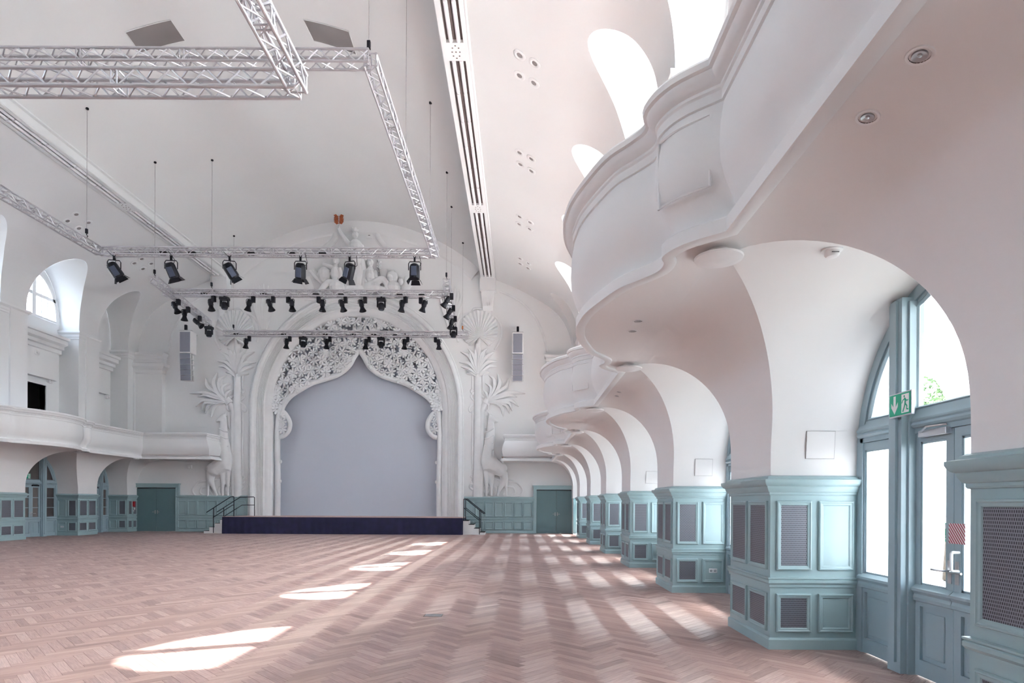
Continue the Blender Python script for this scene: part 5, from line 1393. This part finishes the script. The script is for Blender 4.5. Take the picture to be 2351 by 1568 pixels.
# ---- lamps and fittings below the balcony
def disc_lamp(p, r, label):
    t = thing('ceiling_lamp', label, 'lamp', p)
    mb = MB(); mb.lathe([(r*.45, 0), (r*.45, -.05)], 20); mb.build('mount', M['white'], t, smooth=40)
    mb = MB(); mb.lathe([(0, -.05), (r*.9, -.05), (r, -.06), (r*.97, -.075), (r*.6, -.095), (0, -.105)], 32); mb.build('disc', M['white'], t, smooth=50)
lamps = ['nearest round white disc lamp under the right balcony edge'] + ['%s round white disc lamp under the right balcony' % ORD[i] for i in range(1, 6)]
for i, k in enumerate(range(1, 7)): disc_lamp(Vector((1.69, bay(k)[0]-.05, SOFF)), .205, lamps[i])
for i, k in enumerate((6, 7)): disc_lamp(Vector((sx(-1, 1.69), bay(k)[0], SOFF)), .205, ['round white disc lamp under the left balcony bulge', 'round white disc lamp at the far end of the left balcony'][i])
def downlight(x, y, z, n, label):
    t = thing('downlight', label, 'downlight', M=Matrix.Translation((x, y, z)) @ Vector(n).to_track_quat('-Z', 'Y').to_matrix().to_4x4())
    mb = MB(); mb.lathe([(.048, 0), (.048, -.004), (.062, -.006), (.066, 0)], 24); mb.build('ring', M['white'], t, smooth=40)
    mb = MB(); mb.lathe([(.048, -.002), (.040, .03), (.034, .035)], 20); mb.lathe([(.048, -.004), (.048, .04)], 20); mb.build('recess', M['slot'], t, smooth=40)
    mb = MB(); mb.lathe([(.036, -.001), (.034, -.008), (.012, .0), (.01, -.006), (0, -.008)], 20); mb.build('reflector', M['steel'], t, smooth=40)
def lower_cove(x):
    o = XR-x; c_ = 1-o/1.06
    return 2.4+1.36*math.sqrt(max(0, 1-c_*c_)) if c_ > 0 else SOFF
def cove_n(x):
    d = .01; return Vector((-(lower_cove(x+d)-lower_cove(x-d))/(2*d), 0, 1)).normalized()*-1
for i, (px, py, lb) in enumerate(((2112, 127, 'nearest recessed spotlight in the brownish soffit at the upper right'), (1992, 268, 'second recessed spotlight in the soffit at the upper right'), (1465, 737, 'recessed spotlight under the near balcony bulge, farther from the wall'), (1452, 760, 'recessed spotlight under the near balcony bulge, second of the pair'), (1421, 900, 'recessed spotlight under the balcony between the bulges'), (1416, 909, 'recessed spotlight under the balcony between the bulges, second of the pair'))):
    D = 1.0
    while D < 20:
        p = P(px, py, D)
        if p.z >= lower_cove(p.x)-.002: break
        D += .004
    downlight(p.x, p.y, lower_cove(p.x)-.001, cove_n(p.x), lb)
sd = thing('smoke_detector', 'small white smoke detector on the bright vault at the right', 'detector', M=Matrix.Translation((2.62, 5.13, 3.748)))
mb = MB(); mb.lathe([(.085, .0), (.085, -.015), (.05, -.022)], 20); mb.build('base', M['white'], sd, smooth=40)
mb = MB(); mb.lathe([(.06, -.02), (.06, -.045), (.045, -.065), (.02, -.07), (0, -.07)], 20); mb.build('head', M['white'], sd, smooth=40)
mb = MB(); mb.box(-.03, .03, -.062, -.055, -.045, -.04); mb.build('vent', M['gap'], sd)
for k, lb in ((1, 'thin square access panel in the vault above the large pier base'), (2, 'thin square access panel above the second pier base'), (3, 'thin square access panel above the third pier base')):
    y0 = pier_y(k)[0]; t = thing('access_panel', lb, 'panel', M=Matrix.Translation((3.32, y0-.004, 2.11)) @ Matrix.Rotation(.085, 4, 'X'))
    mb = MB(); mb.bbox(-.155, .155, -.006, .002, 0, .30, .002); mb.build('cover', M['cream'], t)
    mb = MB()
    for q in ((-.1585, -.155, 0, .30), (.155, .1585, 0, .30)): mb.box(q[0], q[1], -.003, .001, q[2], q[3])
    mb.box(-.1585, .1585, -.003, .001, -.0035, 0); mb.box(-.1585, .1585, -.003, .001, .30, .3035); mb.build('joint', M['hatch'], t)
# emergency lights and small cameras
def fitting(p, label, nm='emergency_light', d=(0, -1, 0)):
    t = thing(nm, label, 'fitting', p); mb = MB(); mb.bbox(-.12, .12, -.12, .0, -.10, .10, .02); mb.build('case', M['white'], t); mb = MB(); mb.lathe([(.05, 0), (.06, .05), (.03, .07), (0, .07)], 12, Matrix.Translation((0, -.12, -.04)) @ Matrix.Rotation(PI/2, 4, 'X')); mb.build('lens', M['white'], t, smooth=40)
p = P(437, 1072, YW); fitting((p.x, YW, p.z), 'small white fitting under the left balcony end, on the stage wall')
for (px, py, D, lb) in ((91, 875, 27.4, 'small white fitting above the dark gallery doorway'), (267, 911, 31.2, 'small white fitting under the farther gallery pelmet'), (100, 809, 26.4, 'small white fitting on the gallery pelmet')):
    p = P(px, py, D); o = thing('wall_fitting', lb, 'fitting', (sx(-1, XR+.9)+(.16 if py == 809 else .0), D, p.z)); mb = MB(); mb.bbox(0, .14, -.12, .12, -.1, .1, .02); mb.build('case', M['white'], o); mb = MB(); mb.ball((.16, 0, -.02), .06); mb.build('lens', M['white'], o, smooth=60)
